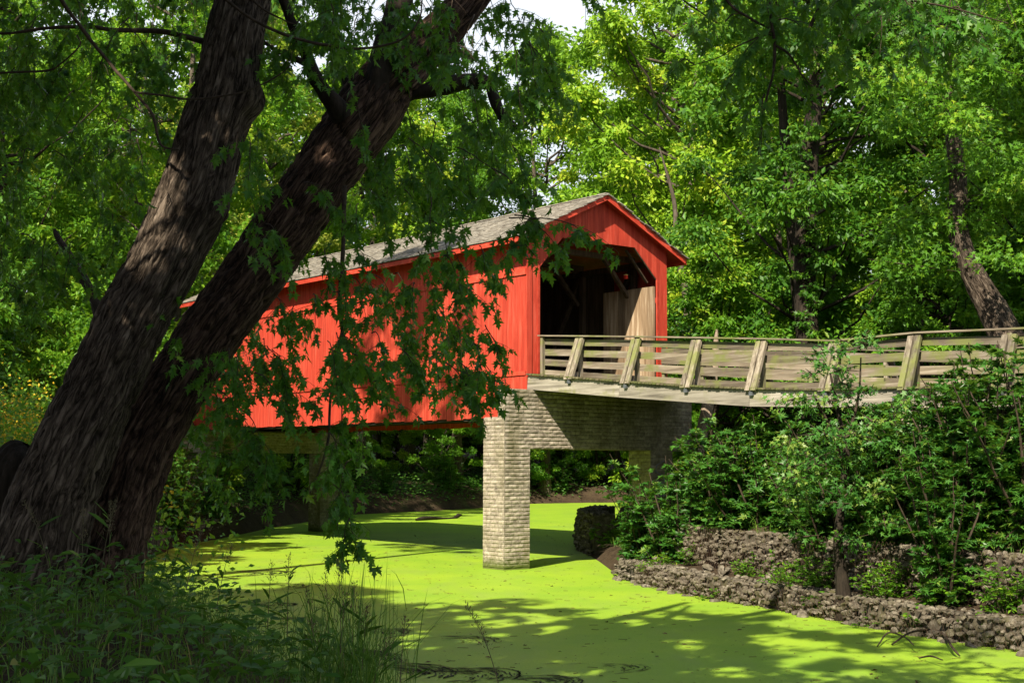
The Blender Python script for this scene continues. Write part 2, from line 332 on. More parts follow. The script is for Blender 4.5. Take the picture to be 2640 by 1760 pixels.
# ------------------------------------------------------------------ terrain
SHORE_R = [(6, 4), (12, 10), (14, 15), (12, 19.5), (8.8, 23.0), (8.2, 24.3), (7.6, 25.6), (7.0, 27.1), (6.4, 28.6), (5.5, 30.9), (4.3, 33.2), (2.9, 38.5), (2.7, 44.6), (2.3, 53.8), (4.5, 61), (9, 70), (16, 78), (30, 84), (60, 88)]
SHORE_L = [(60, 118), (30, 119), (16, 118), (7, 115.5), (1.7, 111.5), (-2.1, 99.5), (-6, 92), (-10, 85.5), (-11.9, 66.6), (-12.1, 59.4), (-12.7, 51.8), (-11.5, 42), (-9.5, 34), (-7.5, 27), (-5.2, 21.5), (-2.9, 17.2), (-1.45, 13.6), (-.25, 10.2), (.2, 7.5), (1.6, 4)]
POLY = np.array(SHORE_R+SHORE_L, float)
def stream_dist(x, y):
    x = np.asarray(x, float); y = np.asarray(y, float); d = np.full(x.shape, 1e9); ins = np.zeros(x.shape, bool); nP = len(POLY)
    for i in range(nP):
        a = POLY[i]; b = POLY[(i+1) % nP]; ab = b-a; t = np.clip(((x-a[0])*ab[0]+(y-a[1])*ab[1])/(ab@ab), 0, 1)
        d = np.minimum(d, np.hypot(x-a[0]-t*ab[0], y-a[1]-t*ab[1]))
        c = ((a[1] > y) != (b[1] > y)) & (x < (b[0]-a[0])*(y-a[1])/(b[1]-a[1]+1e-12)+a[0]); ins ^= c
    return np.where(ins, -d, d)
def sst(a, b, x): t = np.clip((x-a)/(b-a), 0, 1); return t*t*(3-2*t)
def ground_z(x, y):
    x = np.asarray(x, float); y = np.asarray(y, float); d = stream_dist(x, y)
    right = (x > 1.5) & (y < 66) & (y > 17)
    zr = np.interp(d, [-3, 0, .35, .75, 1.55, 1.95, 4, 8, 14, 40], [-.9, -.15, .1, .48, .55, 1.5, 1.75, 2.3, 2.6, 3.])
    zl = np.interp(d, [-3, 0, .3, .9, 2.4, 5, 12, 40], [-.9, -.12, .35, .9, 1.45, 1.75, 2.2, 3.2])
    near = (y < 17) | ((x < -1) & (y < 45))
    zn = np.interp(d, [-3, 0, .4, .9, 1.8, 5, 14, 40], [-.9, -.1, .7, 1.25, 1.62, 1.85, 2.1, 2.6])
    z = np.where(right, zr, np.where(near, zn, zl))
    z = z+3.0*np.where(d > 0, sst(1.8, 8, d), 0)*sst(13, 3, np.hypot(x-18, (y-24)*.7))*right
    bump = (fbm(np.stack([x*.7, y*.7, 0*x], -1), 3, 3)-.45)*.5*sst(.5, 3, d)
    z = z+9*sst(124, 175, y)
    return z+bump*np.where((y < 30) & (x < 0), .6, 1.)
def grid_axis(segs):
    out = []
    for a, b, s in segs: out += list(np.arange(a, b, s))
    return np.array(out+[segs[-1][1]])
gx = grid_axis([(-140, -40, 8), (-40, -16, 1.2), (-16, 18, .35), (18, 40, 1.2), (40, 140, 8)]); gy = grid_axis([(-40, 2, 3), (2, 60, .35), (60, 125, 1.0), (125, 260, 9)])
X, Y = np.meshgrid(gx, gy, indexing='ij'); Z = ground_z(X, Y)
mb = MB(); nx, ny = X.shape; i = np.arange(nx-1)[:, None]*ny+np.arange(ny-1)[None]
mb.add(np.stack([X, Y, Z], -1).reshape(-1, 3), np.stack([i, i+ny, i+ny+1, i+1], -1).reshape(-1, 4))
tag(mb.build('ground', M['ground'], smooth=True), kind='structure')
mb = MB(); mb.add([(-60, -5, 0), (70, -5, 0), (70, 130, 0), (-60, 130, 0)], [(0, 1, 2, 3)])
tag(mb.build('water', M['water']), kind='structure')

# ------------------------------------------------------------------ covered bridge (local x = across, y = along, z up)
W, LB = 6.2, 23.3; EV, RG = 10.12, 11.83
bridge = empty('covered_bridge', OB, A, 'red timber covered bridge with grey shingle roof standing on concrete piers over the green creek', 'covered bridge')
def side_wall(x_out, sgn, y0, y1, z0, z1, mat, name, lab=None):
    m = MB(); y = y0
    while y < y1-.05:
        w = random.uniform(.2, .34); w = min(w, y1-y); o = random.uniform(0, .012); zz = z0+random.uniform(-.035, .02)
        m.box(min(x_out+sgn*o, x_out-sgn*.025), max(x_out+sgn*o, x_out-sgn*.025), y+.004, y+w-.004, zz, z1, random.random()); y += w
    return m.build(name, mat, bridge)
def batten(x, sgn, z, h, name):
    m = MB(); y = .02
    while y < LB:
        l = min(random.uniform(3.4, 4.6), LB-y); a, b = sorted((x+sgn*.012, x+sgn*.05)); m.box(a, b, y, y+l-.008, z, z+h+random.uniform(-.004, .004), random.random()); y += l
    m.build(name, M['red_trim'], bridge)
side_wall(0, -1, 0.01, LB, 9.07, EV+.1, M['red'], 'upper_side_wall'); side_wall(0, -1, 0.01, LB, 5.93, 9.06, M['red'], 'side_wall'); side_wall(0, -1, 0.01, LB, 4.63, 5.92, M['red'], 'lower_side_wall')
side_wall(W, 1, 0.01, LB, 4.63, EV+.1, M['red'], 'side_wall')
batten(0, -1, 9.09, .20, 'batten'); batten(0, -1, 5.93, .13, 'batten')
def board_face(ylo, yhi, name, mat=None):        # portal wall with an eight-sided opening
    m = MB(); x = 0.0; vo = [(.49, 5.0), (.49, 9.36), (1.45, 10.40), (4.68, 10.42), (5.70, 9.44), (5.70, 5.0)]
    def top(x): return EV+.12+(RG-EV)*(1-abs(x-W/2)/(W/2+.6))*1.0
    def under(x):
        if x <= .49 or x >= 5.70: return None
        return float(np.interp(x, [.49, 1.45, 4.68, 5.70], [9.36, 10.40, 10.42, 9.44]))
    xs = [0]; 
    while xs[-1] < W-.05: xs.append(min(W, xs[-1]+random.uniform(.16, .30)))
    cuts = sorted(set(xs+[.49, 1.45, W/2, 4.68, 5.70])); tones = {}
    for a, b in zip(cuts[:-1], cuts[1:]):
        k = max([q for q in xs if q <= a+1e-6]); t = tones.setdefault(k, random.random()); g0 = .004 if a in xs else 0
        mid = (a+b)/2; u_ = under(mid); a2 = a+g0
        za, zb = (4.65, 4.65) if u_ is None else (under(max(a2, .4901)) or 9.36, under(min(b, 5.6999)) or 9.44)
        v = [(a2, ylo, za), (b, ylo, zb), (b, ylo, top(b)), (a2, ylo, top(a2)), (a2, yhi, za), (b, yhi, zb), (b, yhi, top(b)), (a2, yhi, top(a2))]
        m.add(v, [(0, 1, 2, 3), (5, 4, 7, 6), (0, 4, 5, 1), (3, 2, 6, 7), (0, 3, 7, 4), (1, 5, 6, 2)], t)
    return m.build(name, mat or M['red'], bridge)
board_face(-.045, -.012, 'portal_wall'); board_face(LB+.012, LB+.045, 'portal_wall')
m = MB(); m.box(-.06, .16, -.07, -.047, 5.1, EV+.15, .6); m.build('corner_board', M['red'], bridge)
m = MB(); m.box(.40, .49, -.062, -.047, 5.95, 9.3, .3); m.box(5.70, 5.78, -.062, -.047, 5.95, 9.4, .3); m.build('opening_trim', M['red_trim'], bridge)
m = MB(); m.box(-.02, .13, -.066, -.046, 4.7, 5.5, .3); m.build('corner_post_foot', M['wood_z'], bridge)
# roof: shingle courses on both slopes, boards under them
def roof_side(sgn, name):
    m = MB(); xe = (-.62 if sgn < 0 else W+.62); ze = EV+.05; xr = W/2; zr = RG+.12
    S = np.array([xr-xe, 0, zr-ze]); L = np.linalg.norm(S); S /= L; nrm = np.array([-S[2], 0, S[0]])*(1 if S[0] > 0 else -1)
    nc = 21; e = L/nc; base = np.array([xe, 0, ze])
    for c in range(nc+1):
        y = -.40-random.uniform(0, .1); s0 = c*e-.03
        while y < LB+.38:
            w = random.uniform(.10, .26); w = min(w, LB+.42-y); q = s0+random.uniform(-.018, .018); th = random.uniform(.016, .036); l = min(e*1.9, L+.01-q)
            p0 = base+S*q+nrm*.046; p1 = base+S*(q+l)+nrm*.004
            v = [p0+(0, y+.003, 0), p0+(0, y+w-.003, 0), p1+(0, y+w-.003, 0), p1+(0, y+.003, 0)]; v = v+[a+nrm*th for a in v]
            m.add(v, [(0, 3, 2, 1), (4, 5, 6, 7), (0, 1, 5, 4), (1, 2, 6, 5), (2, 3, 7, 6), (3, 0, 4, 7)], random.random()); y += w
    o = m.build(name, M['shingle'], bridge)
    d = MB(); a = base-nrm*.03; b = base+S*L-nrm*.03
    v = [a+(0, -.36, 0), a+(0, LB+.36, 0), b+(0, LB+.36, 0), b+(0, -.36, 0)]; v = v+[p+nrm*.03 for p in v]
    d.add(v, [(0, 3, 2, 1), (4, 5, 6, 7), (0, 1, 5, 4), (1, 2, 6, 5), (2, 3, 7, 6), (3, 0, 4, 7)]); d.build('roof_deck', M['red_trim'], bridge)
    # rake fascia at both gable ends
    for y in (-.385, LB+.36):
        f = MB(); a = base-nrm*.15; b = base+S*L-nrm*.15; v = [a+(0, y, 0), a+(0, y+.025, 0), b+(0, y+.025, 0), b+(0, y, 0)]; v = v+[p+nrm*.17 for p in v]
        f.add(v, [(0, 3, 2, 1), (4, 5, 6, 7), (0, 1, 5, 4), (1, 2, 6, 5), (2, 3, 7, 6), (3, 0, 4, 7)], .8); f.build('rake_board', M['red_trim'], bridge)
    f = MB(); y = -.36
    while y < LB+.35:
        l = min(4.2, LB+.36-y); x0, x1 = sorted((xe+sgn*.002, xe+sgn*.028)); f.box(x0, x1, y, y+l-.01, ze-.16, ze-.01, random.random()); y += l
    f.build('eave_board', M['red_trim'], bridge)
roof_side(-1, 'roof'); roof_side(1, 'roof')
m = MB(); y = -.4
while y < LB+.3: l = random.uniform(.3, .5); m.box(W/2-.09, W/2+.09, y, y+l, RG+.155, RG+.175+random.uniform(0, .015), random.random()); y += l+.01
m.build('ridge_cap', M['shingle'], bridge)
# inside: floor, lining, trusses
m = MB(); y = 0
while y < LB: m.box(.05, W-.05, y+.005, y+.24, 5.86, 5.93, random.random()); y += .25
m.build('floor', M['plank'], bridge)
m = MB(); y = .03
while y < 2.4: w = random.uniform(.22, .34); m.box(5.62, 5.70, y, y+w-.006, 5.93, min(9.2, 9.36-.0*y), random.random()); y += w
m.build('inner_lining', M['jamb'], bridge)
m = MB(); m.beam((5.70, .0, 9.44), (4.68, .0, 10.42), .05, .06, .9, (0, 1, 0)); m.beam((5.60, .32, 9.35), (4.62, .32, 10.36), .05, .10, .3, (0, 1, 0)); m.build('opening_brace', M['inner'], bridge)
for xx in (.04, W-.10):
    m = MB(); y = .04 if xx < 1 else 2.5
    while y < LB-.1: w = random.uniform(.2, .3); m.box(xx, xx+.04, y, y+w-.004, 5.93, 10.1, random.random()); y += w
    m.build('inner_lining', M['inner'], bridge)  # dark lining added so the inside of the bridge looks shaded
for xx in (.30, W-.36):
    t = MB(); y = 1.2
    for k in range(9):
        t.box(xx, xx+.18, y, y+.2, 5.93, 10.1, random.random()); 
        if k < 4: t.beam((xx+.1, y+.2, 9.9), (xx+.1, y+2.6, 6.1), .14, .2, random.random(), (1, 0, 0))
        elif k < 8: t.beam((xx+.1, y+.2, 6.1), (xx+.1, y+2.6, 9.9), .14, .2, random.random(), (1, 0, 0))
        y += 2.65
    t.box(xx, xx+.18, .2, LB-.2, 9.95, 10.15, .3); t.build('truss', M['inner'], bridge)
m = MB(); y = 1.2
for k in range(9): m.box(.3, W-.3, y, y+.2, 10.16, 10.34, random.random()); m.beam((.5, y+.1, 8.9), (1.7, y+.1, 10.2), .12, .14, .5, (0, 1, 0)); m.beam((W-.5, y+.1, 8.9), (W-1.7, y+.1, 10.2), .12, .14, .5, (0, 1, 0)); y += 2.65
m.beam((.5, 1.3, 10.1), (W-.6, 3.9, 10.1), .12, .12, .5); m.build('tie_beam', M['inner'], bridge)
m = MB()
for xx in (.35, 2.1, 4.0, 5.6): m.box(xx, xx+.25, .1, LB-.1, 4.9, 5.85, .5); m.box(xx-.1, xx+.35, .1, LB-.1, 4.80, 4.898, .5)
m.build('girder', M['steel'], bridge)
m = MB(); m.box(.06, .20, .4, LB-.4, 4.56, 4.78, .5); m.build('bottom_chord', M['steel'], bridge)
lb = MB(); lb.box(4.78, 4.88, .50, .60, 9.44, 9.56, .5); lb = lb.build('alarm_box', M['lamp_red'], bridge)
m = MB(); m.box(4.78, 4.88, .49, .61, 9.564, 9.58, .5); q = m.build('cover_plate', M['yellow'], lb)

# ------------------------------------------------------------------ piers (brick-patterned concrete)
def brick_wall(m, p, dirx, nrm, width, z0, z1, ch=.120, bl=.385):
    """split-face brick courses standing 1-2 cm proud of the core"""
    p = np.array(p, float); dx = np.array(dirx, float); n = np.array(nrm, float); nz = max(1, round((z1-z0)/ch)); h = (z1-z0)/nz
    for c in range(nz):
        x = -random.choice((0, .5, .3))*bl*(c % 2) - random.uniform(0, .04)
        while x < width-.02:
            l = bl*random.choice((1, 1, 1, .5)); a = max(x, 0)+.005; b = min(x+l, width)-.005; x += l
            if b-a < .03: continue
            k = max(2, int((b-a)/.08)); g = np.linspace(a, b, k); rows = []
            for zi, (fz, dd) in enumerate(((0.06, .006), (.32, .024), (.8, .020), (.95, .008))):
                for q, gxx in enumerate(g):
                    edge = .5 if q in (0, k-1) else 1.
                    rows.append(p+dx*gxx+n*(dd*edge+random.uniform(-.005, .005)*(zi in (1, 2)))+np.array([0, 0, z0+h*(c+fz)+random.uniform(-.0025, .0025)]))
            fcs = [(r*k+q, r*k+q+1, (r+1)*k+q+1, (r+1)*k+q) for r in range(3) for q in range(k-1)]
            back = [p+dx*a-n*.004+np.array([0, 0, z0+h*c+.004]), p+dx*b-n*.004+np.array([0, 0, z0+h*c+.004]), p+dx*b-n*.004+np.array([0, 0, z0+h*(c+1)-.004]), p+dx*a-n*.004+np.array([0, 0, z0+h*(c+1)-.004])]
            o = len(rows); rows += back; t = random.random()
            m.add(rows, fcs, t)
            s = m.n-len(rows); lst = [(s+o, s+o+1, s+k-1, s), (s+3*k, s+4*k-1, s+o+2, s+o+3), (s+o+1, s+o+2, s+4*k-1, s+k-1), (s+o, s, s+3*k, s+o+3)]
            m.f[4].append((np.array(lst), np.full(4, t)))
def block(name, x0, x1, y0, y1, z0, z1, par):
    m = MB(); m.box(x0, x1, y0, y1, z0, z1, .15)
    brick_wall(m, (x0, y0, 0), (1, 0, 0), (0, -1, 0), x1-x0, z0, z1); brick_wall(m, (x1, y1, 0), (-1, 0, 0), (0, 1, 0), x1-x0, z0, z1)
    brick_wall(m, (x0, y1, 0), (0, -1, 0), (-1, 0, 0), y1-y0, z0, z1); brick_wall(m, (x1, y0, 0), (0, 1, 0), (1, 0, 0), y1-y0, z0, z1)
    return m.build(name, M['concrete'], par)
def pier(u0, mirror, label):
    pr = empty('bridge_pier', br(0, u0), A+(math.pi if mirror else 0), label, 'bridge pier', 'brick patterned concrete piers')
    if mirror: pr.location = Vector(list(br(W, u0)))
    x0, x1 = -1.15, 7.05
    block('pier_column', x0, x0+1.0, -.35, .68, -.8, 3.635, pr); block('pier_column', 5.07, 6.10, -.35, .68, -.8, 3.635, pr)
    block('pier_cap', x0, x1, -.352, .682, 3.637, 4.575, pr); block('pier_back_wall', x0+.003, x1-.003, -.35, -.03, 4.577, 5.46, pr)
    c = MB(); c.box(x0+.02, x1-.02, -.03, .66, 4.576, 4.60, .9); c.build('bearing_shelf', M['concrete'], pr)
    return pr
pn = pier(0, False, 'brick patterned concrete pier nearest the camera, lit by the sun, under the portal')
pf = pier(LB, True, 'shaded concrete pier under the far end of the red bridge')
g = MB()
def stroke(pts, w=.035):
    for (a, b), (c, d) in zip(pts[:-1], pts[1:]): g.beam((a, -.392, b), (c, -.392, d), w, .012, .5, (0, 1, 0))
stroke([(5.65, 3.3), (5.3, 3.15), (5.25, 2.95), (5.6, 2.8), (5.7, 2.6), (5.35, 2.5)]); stroke([(5.25, 2.3), (5.7, 2.3), (5.7, 2.15), (5.25, 2.15), (5.25, 2.3)]); stroke([(5.3, 1.75), (5.45, 1.98), (5.62, 1.75)]); stroke([(5.25, 1.6), (5.85, 1.56)])
g.build('graffiti', M['paint_mark'], pn)

# ------------------------------------------------------------------ timber approach ramp (local y negative = toward the right bank)
ramp_o = empty('timber_ramp', OB, A, 'weathered grey and mossy timber approach ramp with slatted railings leading into the red bridge', 'timber ramp')
TD = [0, 4, 6.4, 8.9, 11.2, 13.7, 16, 24]; ZD = [5.93, 5.54, 5.31, 5.12, 5.0, 4.94, 4.86, 4.8]
def zd(t): return float(np.interp(t, TD, ZD))
TT = [0, 4.4, 9.0, 11.55, 13.75, 16.2, 24]; ZT = [7.2, 6.86, 6.48, 6.25, 6.285, 6.13, 6.05]
def zt(t): return float(np.interp(t, TT, ZT))
posts = [.32, 2.08, 4.50, 6.85, 9.15, 11.50, 13.78, 16.2, 18.6, 21.0, 23.4]; VN, VF, TE = .38, 5.75, 23.6
m = MB(); t = .12
while t < TE:
    w = .135; z = zd(t); m.box(-.14+random.uniform(-.02, .02), 6.3, -(t+w), -(t+.006), z, z+.045, random.random()); t += w+.01
m.build('deck', M['plank'], ramp_o)
for vv in (-.04, 3.0, 6.15):
    for a, b in ((.1, 4.2), (4.2, 9.05), (9.05, 13.9), (13.9, 18.7), (18.7, TE)):
        m = MB(); m.beam((vv+.04, -a-.004, zd(a)-.222), (vv+.04, -b+.004, zd(b)-.222), .09, .43, random.random()); m.build('stringer', M['stringer'], ramp_o)
def railing(v0, out):
    for k, t in enumerate(posts):
        m = MB(); y = -t; m.box(v0-.05, v0+.05, y-.055, y+.055, zd(t)-.1, zt(t)-.05, random.random()); m.build('post', M['wood_z'], ramp_o)
        if k:
            for s in (-.10, .10):
                m = MB(); zb = zd(t)-.04; m.beam((v0+out*.50, y+s+.0, zb), (v0+out*.02, y+s, zt(t)-.09), .085, .15, random.random(), (0, 1, 0)); m.build('brace', M['wood_z'], ramp_o)
            bk = MB(); bk.box(v0+out*.44-.06, v0+out*.44+.06, y-.06, y+.06, zd(t)-.16, zd(t)-.05, .5); bk.build('bracket', M['bolt'], ramp_o)
    for a, b in zip(posts[:-1], posts[1:]):
        for fr, h in ((.125, .19), (.385, .20), (.65, .20), (.905, .175)):
            m = MB(); za = zt(a)-.05-fr*(zt(a)-.05-zd(a)); zb = zt(b)-.05-fr*(zt(b)-.05-zd(b)); j = random.uniform(-.012, .012)
            m.beam((v0-out*.072, -a+.03, za+j), (v0-out*.072, -b-.03, zb-j), .038, h, random.random()); m.build('rail_board', M['wood_u'], ramp_o)
    tj = [.18, 4.5, 9.15, 11.5, 13.78, 18.6, TE]
    for a, b in zip(tj[:-1], tj[1:]):
        m = MB(); m.beam((v0-out*.01, -a-.004, zt(a)-.02), (v0-out*.01, -b+.004, zt(b)-.02), .22, .04, random.random()); m.build('cap_rail', M['wood_u'], ramp_o)
railing(VN, -1); railing(VF, 1)
m = MB(); m.box(-.09, -.075, -13.62, -13.42, 4.62, 4.76, .1); m.box(-.098, -.088, -13.60, -13.44, 4.64, 4.74, .9); m.build('tag_plate', M['bolt'], ramp_o)
def ramp_pier(t, label):
    p = empty('ramp_pier', br(0, -t), A, label, 'ramp pier', 'block piers under the ramp'); zt_ = zd(t)-.52
    for xa in (-.35, 5.3):
        block('pier_column', xa, xa+1.0, -.45, .45, 1.0, zt_-.32, p)
        c = MB(); c.box(xa-.0, xa+1.0, -.5, .35, zt_-.318, zt_, .9); c.build('pier_block', M['concrete'], p)
ramp_pier(14.2, 'pale block pier under the ramp beside the tall shrubs at the right')
ramp_pier(21.5, 'block pier under the outer end of the ramp at the frame edge')

# ------------------------------------------------------------------ gabions: wire baskets of rubble, two tiers along the right bank
def stone_mesh(m, c, s, tone):
    V, Fc = ICO; k = V*(s*np.array([1.15, random.uniform(.6, 1), random.uniform(.5, .85)])); a = random.uniform(0, 6.28); b = random.uniform(-.6, .6)
    for _ in range(6):
        pn_ = unit(rng.normal(0, 1, 3)); dd_ = V@pn_; lim = random.uniform(.45, .8); k = k-(np.clip(dd_-lim, 0, 1)[:, None]*pn_)*s*.9
    ca, sa, cb, sb = math.cos(a), math.sin(a), math.cos(b), math.sin(b)
    Rm = np.array([[ca, -sa, 0], [sa, ca, 0], [0, 0, 1]]) @ np.array([[1, 0, 0], [0, cb, -sb], [0, sb, cb]])
    m.add(k@Rm.T+c, Fc, tone)
def ico():
    import bmesh
    b = bmesh.new(); bmesh.ops.create_icosphere(b, subdivisions=2, radius=1); V = np.array([v.co[:] for v in b.verts]); Fc = np.array([[v.index for v in f.verts] for f in b.faces]); b.free(); return V, Fc
ICO = ico()
def off_line(pts, d):       # offset a polyline to its right side (away from the stream)
    pts = np.array(pts, float); T = unit(np.gradient(pts, axis=0)); return pts+np.stack([T[:, 1], -T[:, 0]], 1)*d
def resample(pts, step):
    pts = np.array(pts, float); L = np.concatenate([[0], np.cumsum(np.linalg.norm(np.diff(pts, axis=0), axis=1))]); n = max(2, int(L[-1]/step)+1); s = np.linspace(0, L[-1], n)
    return np.stack([np.interp(s, L, pts[:, k]) for k in range(pts.shape[1])], 1)
def gabion_row(line, z0, z1, depth, ss, labels, wire=True, blen=2.1):
    P = resample(line, blen)
    for k in range(len(P)-1):
        a, b = P[k], P[k+1]; T = (b-a)/np.linalg.norm(b-a); nrm = np.array([T[1], -T[0]]); L = np.linalg.norm(b-a); c0 = (a+b)/2
        e = empty('gabion', (c0[0], c0[1], z0), 0, labels(k, len(P)-1, c0), 'gabion', 'rubble filled gabions along the banks')
        m = MB(); hh = z1-z0
        def W3(s, d, z): return np.array([a[0]+T[0]*s+nrm[0]*d-c0[0], a[1]+T[1]*s+nrm[1]*d-c0[1], z-z0])
        n = int(L*hh/(ss*ss*1.7))
        for _ in range(n):
            z = random.uniform(0, 1); q = z0+z*hh; bulge = .10*math.sin(math.pi*z); stone_mesh(m, W3(random.uniform(0, L), random.uniform(0, .14)-bulge+.10*z, q), ss*random.uniform(.55, 1.25), random.random())
        for _ in range(int(L*depth/(ss*ss*3))): stone_mesh(m, W3(random.uniform(0, L), random.uniform(.1, depth), z1+random.uniform(-.05, .0)), ss*random.uniform(.5, 1.1), random.random())
        # dark rubble core
        v = [W3(0, .14, z0-.3), W3(L, .14, z0-.3), W3(L, depth, z0-.3), W3(0, depth, z0-.3), W3(0, .16, z1-.05), W3(L, .16, z1-.05), W3(L, depth, z1-.05), W3(0, depth, z1-.05)]
        m.add(v, [(0, 3, 2, 1), (4, 5, 6, 7), (0, 1, 5, 4), (1, 2, 6, 5), (2, 3, 7, 6), (3, 0, 4, 7)], .0)
        o = m.build('stone_fill', M['stone'], e, smooth=False); o['kind'] = 'stuff'
        if wire and c0[1] < 36:
            w = MB(); st = .13
            for r in range(int(hh/st)+1):
                for q in range(int(L/st)):
                    d = -.14-.05*math.sin(math.pi*min(1, r*st/hh)); s0 = q*st+(r % 2)*st/2
                    w.tube([W3(s0, d+random.uniform(-.02, .02), z0+r*st), W3(s0+st/2, d, z0+(r+1)*st*1.0)], .0028, 3); w.tube([W3(s0+st/2, d, z0+(r+1)*st), W3(s0+st, d, z0+r*st)], .0028, 3)
            w.build('wire_mesh', M['wire'], e)
NR = [np.array(q, float) for q in SHORE_R[3:14]]
def pos_word(k, n): return ['first', 'second', 'third', 'fourth', 'fifth', 'sixth', 'seventh', 'eighth', 'ninth', 'tenth', 'eleventh', 'twelfth'][min(k, 11)]
gabion_row(off_line(NR[:9], .0), -.12, .50, .85, .085, lambda k, n, c: f'{pos_word(k, n)} waterline basket of grey rubble from the right edge of the photo, lower tier')
gabion_row(off_line(NR[:9], 1.35), .55, 1.50, .8, .09, lambda k, n, c: f'{pos_word(k, n)} rubble basket from the right edge of the photo, upper tier under shrubs')
gabion_row(off_line([(2.45, 47.5), (2.15, 50.5), (2.2, 53.8), (3.2, 57.5)], .3), -.1, 1.45, .9, .10, lambda k, n, c: f'{["nearer", "middle", "farther", "last", "hidden"][k]} dark basket of rubble at the bend of the creek behind the pier', False)
gabion_row(off_line([(-13.3, 66), (-12.6, 60.), (-13.1, 52), (-12.2, 45)], -.1), -.1, .75, .8, .11, lambda k, n, c: f'{pos_word(k, n)} low dark stone basket on the left bank, counted from under the bridge', False, 3.2)
NLOOSE = 0
for k in range(64):
    t = random.random(); q = resample(np.array(NR[:9]), .2); P = q[int(t*(len(q)-1))]; o = off_line(q, 0)[0]
    T = unit(q[min(int(t*(len(q)-1))+1, len(q)-1)]-q[max(int(t*(len(q)-1))-1, 0)]); nr = np.array([T[1], -T[0]]); up = random.random() < .35
    P = P+nr*(random.uniform(.85, 1.25) if up else random.uniform(-.22, .02)); z = .53 if up else -.03
    m = MB(); stone_mesh(m, np.zeros(3), random.uniform(.09, .2), random.random()); r_ = m.build('rock', M['stone']); r_.location = (P[0], P[1], z+.04)
    tag(r_, 'loose grey brown rock lying on the ledge between the two gabion tiers' if up else 'loose wet rock at the waterline of the right bank', 'rock', 'loose rocks on the gabion ledge' if up else 'loose rocks along the waterline')

# ------------------------------------------------------------------ the two leaning maples in front
def spline(pts, n):
    pts = np.array(pts, float); t = np.arange(len(pts)); s = np.linspace(0, len(pts)-1, n); out = []
    m_ = np.gradient(pts, axis=0)
    for x in s:
        i = min(int(x), len(pts)-2); u = x-i; h = (2*u**3-3*u**2+1, u**3-2*u**2+u, -2*u**3+3*u**2, u**3-u**2); out.append(h[0]*pts[i]+h[1]*m_[i]+h[2]*pts[i+1]+h[3]*m_[i+1])
    return np.array(out)
def trunk_mesh(name, P, rad, mat, par, n_th=150, step=.022, amp=1., burls=(), seed=1, tag_=None):
    P = np.array(P, float); Lr = np.sum(np.linalg.norm(np.diff(P, axis=0), axis=1)); ns = int(Lr/step); S = spline(np.column_stack([P, rad]), ns); C, r = S[:, :3], S[:, 3]
    T = unit(np.gradient(C, axis=0)); a = unit(np.cross(T, np.array([0, 1., 0]))); b = np.cross(T, a); th = np.linspace(0, 2*np.pi, n_th, endpoint=False)
    s = np.concatenate([[0], np.cumsum(np.linalg.norm(np.diff(C, axis=0), axis=1))])
    rm = r.mean(); cc = np.stack([np.cos(th)[None]*rm+0*s[:, None], np.sin(th)[None]*rm+0*s[:, None], s[:, None]+0*th[None]], -1)
    wv = cc+.05*(fbm(cc*np.array([3, 3, 1.2]), 2, seed)[..., None]-.5)
    q = wv*np.array([15., 15., 2.6]); n1 = noise3(q, seed); n2 = noise3(q*2.1+3, seed+5); n3 = fbm(cc*np.array([40, 40, 20]), 3, seed+9)
    n4 = noise3(wv*np.array([9., 9., 1.7])+7, seed+31)
    pl = lambda n, w_: np.clip(np.abs(n-.5)/w_, 0, 1)**.8
    dep = .5*pl(n1, .16)+.3*pl(n4, .12)+.2*pl(n2, .2)
    big = fbm(cc*np.array([2.2, 2.2, .8]), 2, seed+2)-.4
    R_ = r[:, None]*(1+.10*big)+amp*(.062*dep-.045+.014*(n3-.45))
    for (bs, bt, br_, bh) in burls:
        dth = np.abs((th-bt+np.pi) % (2*np.pi)-np.pi); R_ = R_+bh*np.exp(-((s[:, None]-bs)**2+(rm*dth[None])**2)/(br_**2))
    V = C[:, None]+R_[..., None]*(np.cos(th)[None, :, None]*a[:, None]+np.sin(th)[None, :, None]*b[:, None])
    m = MB(); i = np.arange(ns-1)[:, None]*n_th; j = np.arange(n_th)[None]; k = (j+1) % n_th
    m.add(V.reshape(-1, 3)-np.array(par.location) if par else V.reshape(-1, 3), np.stack([i+j, i+n_th+j, i+n_th+k, i+k], -1).reshape(-1, 4))
    o = m.build(name, mat, par, smooth=True); me = o.data
    at = me.attributes.new('barkco', 'FLOAT_VECTOR', 'POINT'); at.data.foreach_set('vector', cc.reshape(-1).astype(np.float32))
    at = me.attributes.new('depth', 'FLOAT', 'POINT'); at.data.foreach_set('value', dep.reshape(-1).astype(np.float32))
    return o, C
def px_path(L, Y0, Y1):
    n = len(L); P = []; rr = []
    for k, (x, y, w) in enumerate(L):
        Yk = Y0+(Y1-Y0)*k/(n-1); P.append(atY(x, y, Yk)); rr.append(w/2/3500*Yk)
    return np.array(P), np.array(rr)
t1_l = [(45, 1570, 300), (70, 1500, 262), (98, 1420, 236), (140, 1279, 214), (205, 1122, 196), (262, 1000, 184), (333, 842, 176), (401, 718, 176), (466, 585, 180), (518, 450, 176), (548, 340, 168), (578, 235, 162), (602, 110, 150), (628, 0, 138), (650, -120, 128), (668, -300, 112), (690, -600, 90), (760, -950, 60), (800, -1250, 30)]
t2_l = [(235, 1590, 250), (255, 1500, 215), (275, 1420, 190), (318, 1290, 172), (368, 1150, 160), (428, 1040, 156), (497, 928, 154), (575, 812, 156), (650, 712, 156), (735, 590, 160), (812, 480, 158), (870, 395, 164), (940, 300, 172), (1005, 205, 150), (1100, 120, 112), (1205, 8, 86), (1290, -110, 72), (1400, -300, 52), (1480, -520, 32)]
